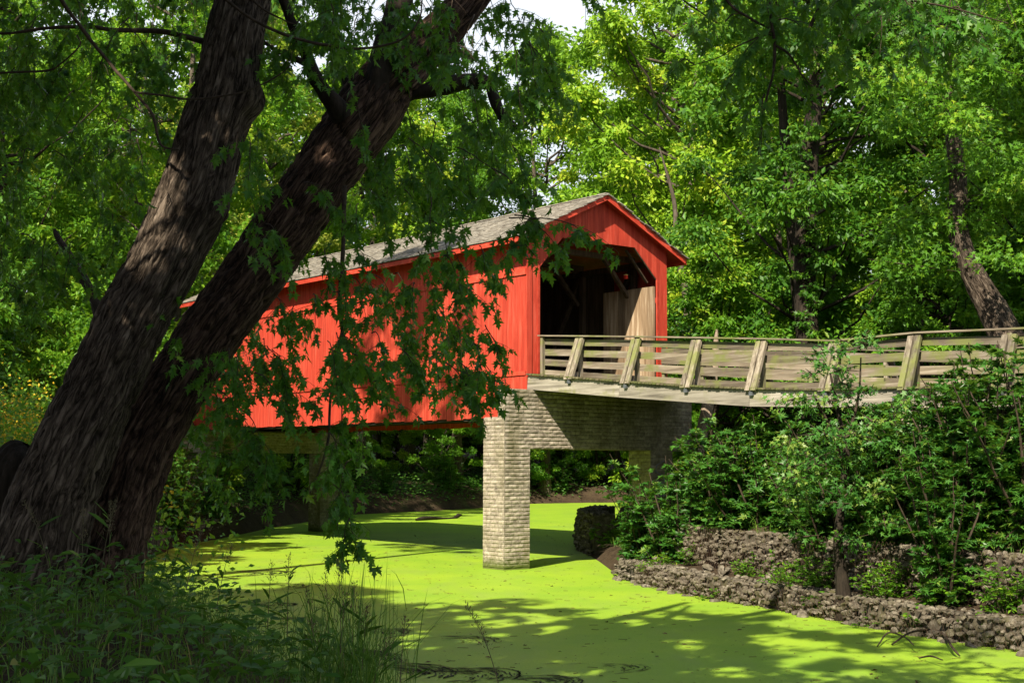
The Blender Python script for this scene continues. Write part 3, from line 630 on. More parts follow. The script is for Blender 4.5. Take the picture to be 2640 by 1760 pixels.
P1, r1 = px_path(t1_l, 15.2, 16.2); P2, r2 = px_path(t2_l, 15.9, 18.2)
maple1 = empty('maple_tree', P1[1], 0, 'thick grey barked leaning maple at the left with a sunlit patch on its trunk', 'tree')
maple2 = empty('maple_tree', P2[1], 0, 'reddish barked leaning maple crossing in front of the red bridge, with hanging leafy twigs', 'tree')
trunk_mesh('trunk', P1, r1, M['bark1'], maple1, burls=((6.35, 2.9, .20, .15), (4.95, 2.7, .24, .10), (3.1, 1.7, .16, .05)), seed=3, amp=1.35)
trunk_mesh('trunk', P2, r2, M['bark2'], maple2, seed=11, amp=1.5)
def limb(par, L, Y0, Y1, name='branch', mat=None, amp=.35):
    P, rr = px_path(L, Y0, Y1); S = spline(np.column_stack([P, rr]), max(12, len(P)*7)); m = MB()
    C = S[:, :3]+(fbm(S[:, :3]*6, 2, 4)[:, None]-.5)*.02; m.tube(C-np.array(par.location), np.maximum(S[:, 3], .004)*(1+.25*(noise3(S[:, :3]*9)-.5)), 10 if L[0][2] > 15 else 6)
    o = m.build(name, mat or M['twig'], par, smooth=True); return C
limb(maple2, [(885, 300, 70), (852, 255, 48), (815, 205, 40), (790, 140, 34), (745, 40, 28), (715, -60, 24), (690, -200, 16)], 17, 16.2, mat=M['bark_dark'])
limb(maple2, [(790, 165, 18), (750, 145, 15), (705, 127, 11), (660, 90, 8)], 16.6, 16.3, mat=M['bark_dark'])
limb(maple2, [(925, 300, 30), (905, 250, 22), (880, 180, 18), (850, 110, 14), (838, 20, 9)], 17.6, 18, mat=M['bark_dark'])
limb(maple2, [(955, 330, 40), (968, 250, 74), (985, 190, 84), (1002, 110, 80), (1030, 10, 72), (1050, -100, 60), (1030, -400, 40), (1000, -700, 22)], 17.2, 17.6, mat=M['bark_dark'])
limb(maple2, [(1010, 262, 20), (1085, 238, 36), (1150, 222, 44), (1205, 210, 46), (1262, 216, 36), (1275, 255, 28), (1300, 305, 30), (1335, 330, 18), (1342, 300, 6)], 17.6, 17.4, 'broken_limb', M['bark_dark'])
limb(maple1, [(545, 112, 16), (470, 92, 15), (400, 80, 14), (300, 78, 12), (230, 70, 11), (130, 72, 9), (0, 86, 7), (-120, 60, 6)], 15.9, 15.5)
limb(maple1, [(140, -60, 13), (160, 0, 12), (225, 90, 11), (285, 165, 10), (350, 240, 9), (395, 300, 8), (415, 372, 7), (462, 386, 5)], 14.6, 14.6)
limb(maple1, [(345, 238, 7), (420, 246, 6), (490, 256, 6), (590, 245, 5), (660, 225, 4), (740, 178, 3), (755, 130, 2)], 14.5, 14.3)
limb(maple2, [(560, -20, 9), (640, 42, 9), (730, 88, 9), (850, 118, 8), (950, 124, 7), (1040, 100, 6), (1082, 50, 5), (1090, -10, 4)], 14.8, 14.5)
limb(maple2, [(640, -10, 7), (690, 30, 6), (740, 55, 4), (760, 62, 3)], 14.6, 14.5)
limb(maple1, [(-20, 190, 7), (40, 186, 6), (120, 182, 6), (150, 170, 5), (205, 120, 4), (200, 90, 4)], 15.4, 15.3)
vine = limb(maple2, [(888, 480, 14), (887, 560, 13), (884, 650, 13), (878, 740, 13), (876, 800, 14), (884, 850, 12), (874, 900, 10), (866, 960, 10), (852, 1030, 8), (848, 1120, 8), (832, 1190, 6), (800, 1270, 4)], 16.6, 15.4, 'hanging_branch')

# hanging twigs with maple leaves
def spray(mbw, mbl, p, q, sag=.15, nleaf=.075, size=(.07, .14), side=3, slen=.5, th=.008):
    p = np.array(p, float); q = np.array(q, float); L = np.linalg.norm(q-p); n = max(5, int(L/.1)); s = np.linspace(0, 1, n)
    wob = np.cumsum(rng.normal(0, .012, (n, 3)), 0); wob -= s[:, None]*wob[-1]; C = p+(q-p)*s[:, None]+wob; C[:, 2] += sag*4*s*(1-s)
    mbw.tube(C, np.linspace(th, .002, n), 4)
    segs = [(C, .35 if side else 0.)]
    for k in range(int(side*L/.6)):
        i = rng.integers(int(n*.2), n-1); a = rng.normal(0, 1, 3); a[2] = -abs(a[2])*.35; a = unit(a+.25*unit(q-p)); l = slen*rng.uniform(.4, 1.2); m_ = max(4, int(l/.07)); t = np.linspace(0, 1, m_)
        D = C[i]+a*(l*t)[:, None]; D[:, 2] -= .35*l*t*t; mbw.tube(D, np.linspace(.004, .002, m_), 3); segs.append((D, 0.))
    cs, ax = [], []
    for D, st in segs:
        l = np.sum(np.linalg.norm(np.diff(D, axis=0), axis=1)); kk = int(l/nleaf)+1
        for j in range(kk):
            t = st+(1-st)*(j+rng.uniform(0, 1))/kk; x = min(t, 1)*(len(D)-1); i0 = min(int(x), len(D)-2); c = D[i0]+(D[i0+1]-D[i0])*(x-i0)
            for sg in (-1, 1):
                o = rng.normal(0, 1, 3); o = unit(o)*.6; o[2] -= .75; o = unit(o); c2 = c+o*rng.uniform(.03, .07); cs.append(c2); ax.append(o+np.array([0, 0, -.1]))
    cs = np.array(cs); ax = np.array(ax); nn = rng.normal(0, .7, cs.shape)+np.array([-.3, -.7, .9])
    sz = rng.uniform(*size, len(cs)); leaves(mbl, MAPLE, cs, ax, nn, sz, np.clip(rng.beta(1.5, 1.9, len(cs)), 0, 1))
def crown_from(par, jobs, name='foliage', mat=None, **kw):
    w, l = MB(), MB()
    for (x0, y0, Y0, x1, y1, Y1, dens) in jobs:
        spray(w, l, atY(x0, y0, Y0)-np.array(par.location), atY(x1, y1, Y1)-np.array(par.location), side=dens, **kw)
    w.build('twigs', M['twig'], par, smooth=True); l.build(name, mat or M['leaf_near'], par)
J = []
ru = rng.uniform
# main hanging curtain right of the second trunk (px boxes: x range, y start range, length range, count, side density)
for (xa, xb, ya, yb, la, lb_, n, d) in [
        (840, 1290, 230, 420, 120, 250, 17, 2.1), (900, 1220, 430, 560, 110, 200, 7, 2.0), (640, 1200, 640, 840, 80, 160, 20, 2.4),
        (1110, 1270, 600, 860, 90, 170, 11, 2.8), (540, 900, 780, 940, 80, 150, 22, 2.6), (1050, 1300, 880, 950, 80, 130, 4, 2.2), (850, 1080, 850, 950, 80, 150, 9, 2.6),
        (1130, 1400, -60, 160, 120, 260, 18, 2.4), (820, 1130, -60, 150, 120, 260, 24, 3), (1150, 1340, 220, 400, 100, 200, 8, 2.2), (620, 760, 300, 600, 80, 160, 6, 2)]:
    for k in range(n):
        x = ru(xa, xb); y = ru(ya, yb); l = ru(la, lb_); sl = ru(-.1, .55); Yd = ru(13.5, 18.5); J.append((x, y, Yd, x+l*sl, y+l, Yd+ru(-.6, .4), d))
# long ones reaching down across the water, over the portal and at the lower left
J += [(900, 960, 15, 935, 1180, 14.8, 3), (880, 1030, 15.2, 870, 1230, 15, 3), (850, 1120, 14.9, 905, 1330, 14.7, 3.2), (905, 1180, 14.8, 850, 1360, 14.6, 3.2), (860, 1250, 14.7, 925, 1440, 14.5, 3.2), (905, 1330, 14.6, 880, 1460, 14.5, 3),
      (1310, 560, 14, 1470, 690, 13.8, 3.2), (1330, 560, 14, 1590, 668, 13.6, 2.4), (1270, 430, 14.2, 1420, 640, 14, 2.2), (1180, 380, 15, 1400, 600, 14.2, 2), (1300, 600, 14, 1400, 700, 13.8, 3),
      (500, 960, 15, 640, 1170, 14.6, 3), (560, 1000, 15, 700, 1210, 14.6, 3), (620, 1050, 15, 740, 1290, 14.6, 2.5), (480, 1060, 15, 560, 1290, 14.8, 2.5), (700, 900, 15, 740, 1080, 14.8, 3), (560, 930, 15, 600, 1060, 14.8, 3), (660, 1180, 14.8, 690, 1370, 14.6, 1.6),
      (1150, 930, 15, 1260, 1120, 14.7, 2.6), (1240, 940, 15, 1300, 1060, 14.7, 2.8), (960, 980, 15, 1000, 1080, 14.8, 2.6), (1180, 930, 15, 1230, 1100, 14.8, 2.6), (780, 470, 15.4, 860, 560, 15.2, 3), (720, 480, 15.6, 640, 620, 15.4, 2),
      (520, 800, 15.6, 620, 940, 15.2, 2.4), (640, 640, 15.4, 590, 790, 15.2, 2), (660, 960, 14.6, 745, 1085, 14.4, 2.6)]
def over_trunk(x, y):
    return np.interp(y, [-100, 8, 120, 205, 300, 395, 480, 590, 712, 812, 928, 1150], [1230, 1150, 1030, 925, 850, 782, 735, 650, 570, 500, 420, 330]) < x < np.interp(y, [-100, 8, 120, 205, 300, 395, 480, 590, 712, 812, 928, 1150], [1340, 1260, 1180, 1090, 1040, 965, 900, 840, 750, 675, 590, 450])
J = [j if not (over_trunk(j[0], j[1]) or over_trunk(j[3], j[4]) or over_trunk((j[0]+j[3])/2, (j[1]+j[4])/2)) or rng.random() < .13 else (j[0], j[1], 18.9, j[3], j[4], 19.0, j[6]) for j in J]
J += [(x, y, 15.8, x+ru(-70, 90), y+ru(60, 150), 15.6, 2.4) for x, y in zip(rng.uniform(960, 1230, 17), rng.uniform(-60, 150, 17))]
crown_from(maple2, J)
C1 = []
for (xa, xb, ya, yb, la, lb_, n, d) in [(-80, 520, -120, 160, 120, 260, 44, 3), (-80, 430, 150, 420, 110, 230, 22, 2.6), (640, 900, -120, 120, 100, 220, 20, 2.6), (-80, 330, 420, 760, 100, 220, 14, 2.4), (440, 520, 600, 900, 80, 150, 3, 2)]:
    for k in range(n):
        x = ru(xa, xb); y = ru(ya, yb); l = ru(la, lb_); sl = ru(-.6, .6); Yd = ru(14.8, 20); C1.append((x, y, Yd, x+l*sl, y+l*.8, Yd+ru(-.5, .5), d))
crown_from(maple1, C1)

# ------------------------------------------------------------------ woodland trees
def make_crown(H, Rc, zlo, nclus, nper, size, shape, seed, flat=.38, tmpl=QUAD, droop=.35):
    g = np.random.default_rng(seed); C = []
    while len(C) < nclus:
        p = g.uniform(-1, 1, 3); z = (p[2]+1)/2; w = math.sin(math.pi*min(1, .16+.84*z)**shape)**.6
        if np.hypot(p[0], p[1]) < 1 and np.hypot(p[0], p[1]) > .25*g.random(): C.append((p[0]*Rc*w, p[1]*Rc*w, zlo+z*(H-zlo)))
    C = np.array(C); cr = g.uniform(.55, 1.25, nclus)*Rc*.24; mb = MB()
    for c, r_ in zip(C, cr):
        n = int(nper*(r_/(Rc*.22))**1.5); d = unit(g.normal(0, 1, (n, 3)))*(g.random(n)**.42)[:, None]
        # break each clump into sprays
        k = 9; sp = unit(g.normal(0, 1, (k, 3)))*.75; d = .45*d+.75*sp[g.integers(0, k, n)]*g.uniform(.3, 1.1, n)[:, None]
        pos = c+d*np.array([r_, r_, r_*flat*1.5]); pos[:, 2] -= .22*r_*(d[:, 0]**2+d[:, 1]**2)
        ax = d*np.array([1, 1, .4])+g.normal(0, .5, (n, 3))+np.array([0, 0, -droop]); nn = g.normal(0, .55, (n, 3))+np.array([-.15, -.35, 1.])
        tone = np.clip(.5+.22*g.normal(0, 1)*.8+.2*g.normal(0, 1, n), 0, 1)
        leaves(mb, tmpl, pos, ax, nn, g.uniform(.7, 1.3, n)*size, tone)
    w = MB(); kk = min(nclus, 46)
    for i in g.choice(nclus, kk, replace=False):
        c = C[i]; zb = max(zlo*.7, c[2]-np.hypot(c[0], c[1])*g.uniform(.5, 1.)); b = np.array([0, 0, zb]); t = np.linspace(0, 1, 6)[:, None]
        Pp = b+(c-b)*t; Pp[:, 2] -= .12*np.hypot(c[0], c[1])*np.sin(np.pi*t[:, 0]); Pp[1:-1] += g.normal(0, .12, (4, 3)); w.tube(Pp, np.linspace(.09, .015, 6)*Rc/6, 5)
    return mb, w
def make_trunk(H, r0, seed, bend=.5):
    g = np.random.default_rng(seed); t = np.linspace(0, 1, 14); P = np.stack([bend*np.sin(t*3+g.uniform(0, 6)), bend*np.sin(t*2.4+g.uniform(0, 6)), t*H*.92-.6], 1); P[:, :2] -= P[0, :2]
    return P, r0*(1-t)**.8+.03+r0*.35*np.exp(-t*25)
PROT = {}
def proto(key, name, H, Rc, zlo, nclus, nper, size, leafmat, barkmat, seed, r0, shape=1., tmpl=QUAD, flat=.38, droop=.35):
    lf, wd = make_crown(H, Rc, zlo, nclus, nper, size, shape, seed, flat, tmpl, droop); P, rr = make_trunk(H, r0, seed); wd.tube(P, rr, 12)
    PROT[key] = (name, wd.build('trunk_mesh', barkmat, mesh_only=True, smooth=True), lf.build('crown_mesh', leafmat, mesh_only=True))
def put(key, x, y, s=1., rz=None, label=None, cat='tree', group=None, z=None, zs=None, lean=(0, 0)):
    name, tm, cm = PROT[key]; z0 = float(ground_z(np.array([x]), np.array([y]))[0]) if z is None else z
    e = empty(name, (x, y, z0-.15), 0, label, cat, group); e.scale = (s, s, zs or s); e.rotation_euler = (lean[0], lean[1], random.uniform(0, 6.28) if rz is None else rz)
    for n_, me in (('trunk' if 'shrub' not in name else 'stems', tm), ('crown' if 'shrub' not in name else 'foliage', cm)):
        o = bpy.data.objects.new(n_, me); COL.objects.link(o); o.parent = e
    return e
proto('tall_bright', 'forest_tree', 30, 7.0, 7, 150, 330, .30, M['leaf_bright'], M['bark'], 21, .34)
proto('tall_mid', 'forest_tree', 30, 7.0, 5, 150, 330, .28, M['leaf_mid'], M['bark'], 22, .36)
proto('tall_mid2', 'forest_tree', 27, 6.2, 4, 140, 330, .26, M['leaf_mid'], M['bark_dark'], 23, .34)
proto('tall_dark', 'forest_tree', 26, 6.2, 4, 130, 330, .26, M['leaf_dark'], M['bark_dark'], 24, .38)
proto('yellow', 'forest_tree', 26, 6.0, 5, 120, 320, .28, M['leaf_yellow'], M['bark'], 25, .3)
proto('under_mid', 'understory_tree', 9, 3.2, .6, 70, 300, .19, M['leaf_mid'], M['bark_dark'], 26, .09)
proto('under_dark', 'understory_tree', 9, 3.2, .6, 70, 300, .19, M['leaf_dark'], M['bark_dark'], 27, .09)
proto('under_bright', 'understory_tree', 8, 3.0, .6, 64, 300, .19, M['leaf_bright'], M['bark_dark'], 28, .08)
proto('shade', 'shade_tree', 20, 5.8, 7.5, 150, 260, .26, M['leaf_dark'], M['bark_dark'], 29, .32)
FAR = 'distant trees deep in the wood'
BT = [
 ('tall_bright', 8.2, 65.5, .98, 'bright tree overhanging the creek right of the bridge ridge'),
 ('tall_bright', 2.8, 114, 1.3, 'distant pale green crown just under the sky gap'),
 ('tall_mid', -8.5, 112, 1.2, 'far green tree between the hanging twigs and the sky gap'),  # key, x, y, scale, label
 ('tall_bright', 10.5, 73, 1.15, 'tall sunlit yellow-green tree just right of the sky gap'),
 ('tall_bright', 9.5, 90, 1.1, 'sunlit tree behind the bright tree right of the sky gap'),
 ('tall_bright', 15, 68, 1.0, 'bright green tree rising behind the peak of the bridge roof'),
 ('tall_mid', 13.5, 59, .85, 'mid green tree filling the view right of the bridge gable'),
 ('tall_dark', 11.2, 50, .92, 'tree with dark ivy covered trunk standing above the ramp railing'),
 ('tall_mid2', 18.5, 56, 1.0, 'green tree behind and right of the dark ivy covered trunk'),
 ('tall_mid', 21.5, 63, 1.05, 'broad green tree in the wood at upper right'),
 ('tall_bright', 25, 72, 1.0, 'lighter green tree far back at upper right'),
 ('tall_dark', 20.5, 47, .9, 'dark tree standing just behind the leaning trunk at right'),
 ('tall_mid2', 26, 52, 1.0, 'green tree at the right edge of the photo behind the ramp'),
 ('tall_mid', 30, 62, 1.05, 'green tree at the far right edge in the second row'),
 ('yellow', -18.0, 84, 1.25, 'tree given a sunlit yellow leaf colour, seen between the two leaning trunks'),
 ('tall_mid', -17.5, 68, 1.0, 'green tree behind the far end of the bridge'),
 ('tall_mid2', -22, 58, .95, 'green tree on the left bank beyond the thick grey trunk'),
 ('tall_mid', -27, 66, 1.05, 'tall green tree at the upper left behind the near twigs'),
 ('tall_dark', -20.5, 44, .75, 'dark green tree on the left bank nearest the leaning trunks'),
 ('tall_mid2', -26, 50, .8, 'shaded green tree at the left edge of the photo'),
 ('yellow', -30, 74, 1.1, 'yellow-green tree at the far left in the back row'),
 ('tall_bright', -11.5, 103, 1.1, 'pale green tree behind the hanging twigs and bridge roof'),
 ('tall_mid', -4.2, 108, 1.05, 'green tree at the far bank straight behind the bridge roof'),
 ('tall_bright', -17.5, 96, 1.15, 'bright green tree beyond the far end of the roof'),
 ('tall_mid', 13, 100, 1.1, 'tall green tree behind the sunlit one at the sky gap')]
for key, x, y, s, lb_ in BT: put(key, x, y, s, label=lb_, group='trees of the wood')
for k, (x, y) in enumerate([(-34, 84), (-26, 88), (-24, 104), (-34, 100), (-12, 120), (-3, 128), (18, 88), (22, 108), (28, 92), (33, 80), (36, 100), (-40, 70), (38, 68), (12, 122), (26, 124), (-22, 122), (-34, 118), (40, 118), (-45, 100), (5, 133)]):
    s = ru(.95, 1.15) if x != 5 else .75; put(['tall_mid', 'tall_bright', 'tall_mid2'][k % 3], x, y, s, label='distant leafy tree deep in the wood beyond the creek, one of the back rows', group=FAR)
US = [(-15, 61, 'under_bright', 'light green small tree on the left bank under the bridge end'), (-14.5, 70, 'under_mid', 'low green tree on the left bank behind the far pier'), (-12.5, 78, 'under_bright', 'sunlit low tree on the bank seen beneath the bridge'),
      (-16, 52, 'under_mid', 'low leafy tree behind the base of the reddish leaning trunk'), (-13.5, 45, 'under_mid', 'small green tree right of the leaning trunks on the left bank'), (-17, 40, 'under_dark', 'dark small tree left of the thick grey trunk'), (-14.5, 36, 'under_dark', 'dark leafy small tree low at the left'),
      (-20, 50, 'under_mid', 'understory tree behind the thick grey trunk'), (-11.2, 90, 'under_mid', 'low tree at the bend of the creek seen under the bridge'), (-5, 101, 'under_mid', 'far low tree over the dark bank seen left of the near pier'), (1, 114, 'under_dark', 'far dark low tree seen right of the near pier'),
      (8, 119, 'under_mid', 'far low tree framed under the pier cap'), (9, 56, 'under_mid', 'small green tree just right of the bridge portal'), (12, 53.5, 'under_mid', 'small green tree behind the middle of the ramp railing'), (15, 49, 'under_dark', 'dark small tree behind the ramp railing'),
      (18, 45, 'under_mid', 'small tree behind the right part of the ramp'), (21.5, 41, 'under_mid', 'small tree near the right edge behind the ramp'), (16, 52, 'under_bright', 'bright yellow-green small tree glowing above the ramp railing'), (7.4, 60, 'under_bright', 'light green sapling beside the red gable wall'),
      (24, 46, 'under_dark', 'dark small tree at the right edge of the photo'), (11, 62, 'under_dark', 'low dark tree in the shade right of the bridge'), (14, 44, 'under_mid', 'low leafy tree close behind the ramp'), (7.5, 50.5, 'under_mid', 'low tree behind the right column of the near pier'),
      (-21, 34, 'under_dark', 'dark leafy tree low at the left edge'), (-25, 42, 'under_mid', 'green understory tree at the left edge')]
for x, y, key, lb_ in US: put(key, x, y, ru(.85, 1.15), label=lb_, group='understory trees')
for k, (x, y) in enumerate([(-20, 66), (-24, 74), (-18, 76), (-28, 56), (-16, 96), (-9, 107), (13, 80), (18, 70), (22, 56), (28, 48), (25, 66), (12, 118), (-22, 86), (5, 119), (-1.5, 116)]):
    put(['under_mid', 'under_dark', 'under_bright'][k % 3], x, y, ru(.9, 1.2), label='low leafy understory tree half hidden in the depth of the wood', group='hidden understory trees')
for k in range(30):
    x = -46+k*3.4; put(['under_mid', 'under_dark'][k % 2], x+ru(-1, 1), 129+ru(-3, 5), ru(1.5, 2.1), label='low leafy understory tree half hidden in the depth of the wood', group='hidden understory trees')
# canopy of the near bank: trees beside and behind the camera that shade the foreground
for k, (x, y, s, zs) in enumerate([(-9, 3, 1., 1.), (-14.5, 9, .95, .9), (-3, -6.5, 1.1, 1.1), (-13, -7, 1.1, 1.15), (4.6, -5, 1.05, 1.05), (-20, 2, 1., 1.), (-8.5, 12., .85, .85), (-19, 15, .8, .8), (11, -2, 1., 1.), (-4.5, 6.5, .95, 1.), (-5, -14, 1.25, 1.3), (3, -12, 1.2, 1.3), (-12.5, 17.5, .72, .78)]):
    put('shade', x, y, s, zs=zs, label='leafy tree of the near bank standing beside or behind the viewpoint, out of the photo', group='near bank canopy trees')

# ------------------------------------------------------------------ special trunks
def solo_tree(name, L, Y0, Y1, mat, label, cat='tree', amp=.6, n_th=60, step=.07, part='trunk'):
    P, rr = px_path(L, Y0, Y1); e = empty(name, P[0], 0, label, cat)
    trunk_mesh(part, P, rr, mat, e, n_th, step, amp, seed=int(L[0][0])); return e
lt = solo_tree('leaning_tree', [(2610, 900, 90), (2560, 800, 76), (2500, 690, 60), (2472, 600, 52), (2470, 480, 46), (2462, 380, 42), (2440, 250, 38), (2436, 120, 34), (2440, -40, 30), (2450, -300, 20)], 40, 41.5, M['bark1'], 'grey trunk bending over at the right edge above the ramp', step=.05)
def crown_on(e, pts, key_mat, n=150, rad=1.4, size=.15, tmpl=STAR, seed=5, name='crown'):
    m = MB(); g = np.random.default_rng(seed); w = MB()
    for (px, py, Yd, r_) in pts:
        c = atY(px, py, Yd)-np.array(e.location); r_ = r_*rad; k = int(n*(r_/1.2)**2); sp = unit(g.normal(0, 1, (8, 3)))*.8; d = .4*unit(g.normal(0, 1, (k, 3)))*g.random(k)[:, None]**.5+.8*sp[g.integers(0, 8, k)]*g.uniform(.2, 1.1, k)[:, None]
        pos = c+d*np.array([r_, r_, r_*.55]); ax = d*np.array([1, 1, .4])+g.normal(0, .5, (k, 3))+np.array([0, 0, -.35]); nn = g.normal(0, .5, (k, 3))+np.array([-.2, -.5, 1.])
        leaves(m, tmpl, pos, ax, nn, g.uniform(.7, 1.3, k)*size, np.clip(.5+.18*g.normal()+.2*g.normal(0, 1, k), 0, 1))
        for s_ in sp[:5]: w.tube(np.array([c, c+s_*.5*r_*np.array([1, 1, .5]), c+s_*r_*np.array([1, 1, .5])]), [.02, .012, .005], 4)
    m.build(name, key_mat, e); w.build('limbs', M['twig'], e)
crown_on(lt, [(ru(2300, 2680), ru(-150, 760), ru(37, 43), ru(.8, 1.4)) for _ in range(46)], M['leaf_mid'], 230, 1.5, .19, seed=6)
dt = solo_tree('ivy_tree', [(2085, 900, 60), (2078, 800, 58), (2075, 650, 54), (2082, 500, 50), (2092, 350, 44), (2100, 250, 38), (2110, 100, 30)], 47, 47.5, M['bark_dark'], 'dark vertical trunk wrapped in ivy rising above the middle of the ramp')
crown_on(dt, [(2080+ru(-25, 25), y, 46.6, .45) for y in range(330, 880, 24)], M['leaf_dark'], 700, 1., .14, seed=7, name='ivy')
pt = solo_tree('pale_trunk', [(1795, 1180, 34), (1818, 1080, 32), (1836, 980, 27), (1843, 930, 20), (1846, 880, 12), (1848, 850, 4)], 46, 47, M['bark_pale'], 'short pale broken trunk seen through the ramp between the railing braces')
for (a, lab) in (([(2005, 980, 22), (1990, 800, 18), (2010, 650, 14), (1990, 400, 8), (2000, 200, 3)], 'slim grey trunk in the wood left of the dark ivy trunk'), ([(1775, 880, 22), (1768, 760, 20), (1745, 640, 17), (1738, 520, 11), (1700, 380, 3)], 'slim curved trunk just right of the eave of the bridge'), ([(2330, 860, 34), (2345, 700, 30), (2320, 560, 24), (2380, 380, 16), (2390, 200, 4)], 'thin trunk between the dark ivy trunk and the leaning tree'),
                 ([(1118, 1180, 22), (1122, 1120, 20), (1128, 1040, 18), (1130, 900, 14), (1140, 500, 4)], 'straight pale trunk seen under the bridge span'), ([(1095, 1170, 14), (1100, 1100, 12), (1104, 1010, 10), (1104, 900, 8), (1100, 600, 3)], 'thin trunk beside the pale one under the bridge span')):
    solo_tree('slim_tree', a, (104 if a[0][0] < 1200 else 119) if a[0][1] > 1100 else 58, (106 if a[0][0] < 1200 else 120) if a[0][1] > 1100 else 60, M['bark_dark'] if a[0][0] > 1300 and a[0][1] > 1100 else M['bark'], lab, 'tree', .4, 16, .3)
for k, (a, lab) in enumerate((([(1660, 1300, 26), (1655, 1220, 24), (1640, 1160, 20), (1610, 1080, 14), (1600, 950, 8)], 'crooked dark stem leaning left behind the cap of the near pier'), ([(1672, 1300, 34), (1668, 1210, 30), (1650, 1150, 24), (1648, 1050, 16)], 'dark stem against the right column of the near pier'), ([(1640, 1290, 22), (1610, 1230, 18), (1592, 1170, 14), (1580, 1060, 8)], 'thin dark stem bending over the bank under the bridge'))):
    solo_tree('slim_tree', a, 50, 50.5, M['bark_dark'], lab, 'tree', .3, 16, .2)
solo_tree('dead_snag', [(262, 900, 30), (255, 820, 26), (238, 760, 24), (210, 710, 24), (175, 655, 20), (148, 610, 14), (140, 590, 5)], 24, 24, M['bark_dark'], 'dark broken dead stem behind the thick grey trunk at left', 'dead tree', .4, 24, .08)
st_ = solo_tree('tree_stump', [(0, 1560, 200), (12, 1440, 170), (28, 1300, 150), (48, 1220, 140), (62, 1170, 110), (75, 1150, 40)], 17.5, 17.5, M['bark_dark'], 'dark ragged stump behind the base of the grey trunk at the left edge', 'tree stump', 1.2, 90, .04)

# overhanging dark branches of a tree that stands just outside the frame on the right
ot = empty('overhanging_maple', (6.4, 3.0, .9), 0, 'maple outside the frame whose dark leafy branches hang into the top right of the photo', 'tree')
m = MB(); S = spline(np.array([(0, 0, -.6, .33), (0, .2, 3, .27), (-.3, .8, 6, .22), (-.8, 1.6, 8.6, .16), (-1.2, 2.4, 11, .1), (-1.6, 3, 14, .04)]), 30); m.tube(S[:, :3], S[:, 3], 16); m.build('trunk', M['bark_dark'], ot, smooth=True)
def limb3(L, Y0, Y1): return limb(ot, L, Y0, Y1)
b0 = np.array(ot.location)
m = MB(); S = spline(np.array([(6.0, 3.9, 8.0, .09), (5.6, 6, 9.0, .075), (4.6, 8.5, 8.9, .05), (3.4, 10.6, 8.3, .035), (2.4, 12.2, 7.6, .02)]), 30); m.tube(S[:, :3]-b0, S[:, 3], 8); m.build('branch', M['twig'], ot, smooth=True)
limb3([(1975, -60, 9), (1985, 40, 9), (1998, 115, 9), (1994, 188, 7), (1981, 239, 6), (1964, 319, 4), (1955, 400, 3)], 12.3, 12.3); limb3([(1840, -60, 8), (1880, 10, 8), (1940, 52, 7), (1992, 76, 7)], 12.5, 12.3)
limb3([(2000, 116, 7), (2035, 140, 6), (2062, 185, 5), (2095, 225, 3)], 12.3, 12.2); limb3([(2130, -60, 8), (2300, -10, 7), (2450, 20, 5), (2600, 60, 3)], 12.6, 12.8); limb3([(1690, -60, 6), (1760, 0, 5), (1850, 60, 3)], 12.8, 12.6)
limb3([(1992, 80, 5), (1900, 120, 4), (1850, 150, 3), (1780, 170, 2)], 12.3, 12.2)
J = [(ru(1640, 2500), ru(-150, 60), ru(11.8, 14), 0, 0, 0, 2.6) for _ in range(44)]
J = [(x, y, Yd, x+ru(-140, 140), y+ru(40, 190), Yd+ru(-.3, .3), d) for x, y, Yd, _, _, _, d in J]
J += [(1990, 90, 12.3, 1870, 230, 12.2, 2.4), (2050, 160, 12.3, 2110, 330, 12.2, 2.), (1975, 240, 12.3, 1960, 420, 12.2, 1.6), (1790, 170, 12.3, 1700, 260, 12.2, 2.), (2450, 20, 12.8, 2560, 160, 12.7, 2.4), (1440, -80, 13, 1560, 40, 12.9, 2.), (2560, -40, 12.7, 2640, 120, 12.7, 2.5)]
crown_from(ot, J)

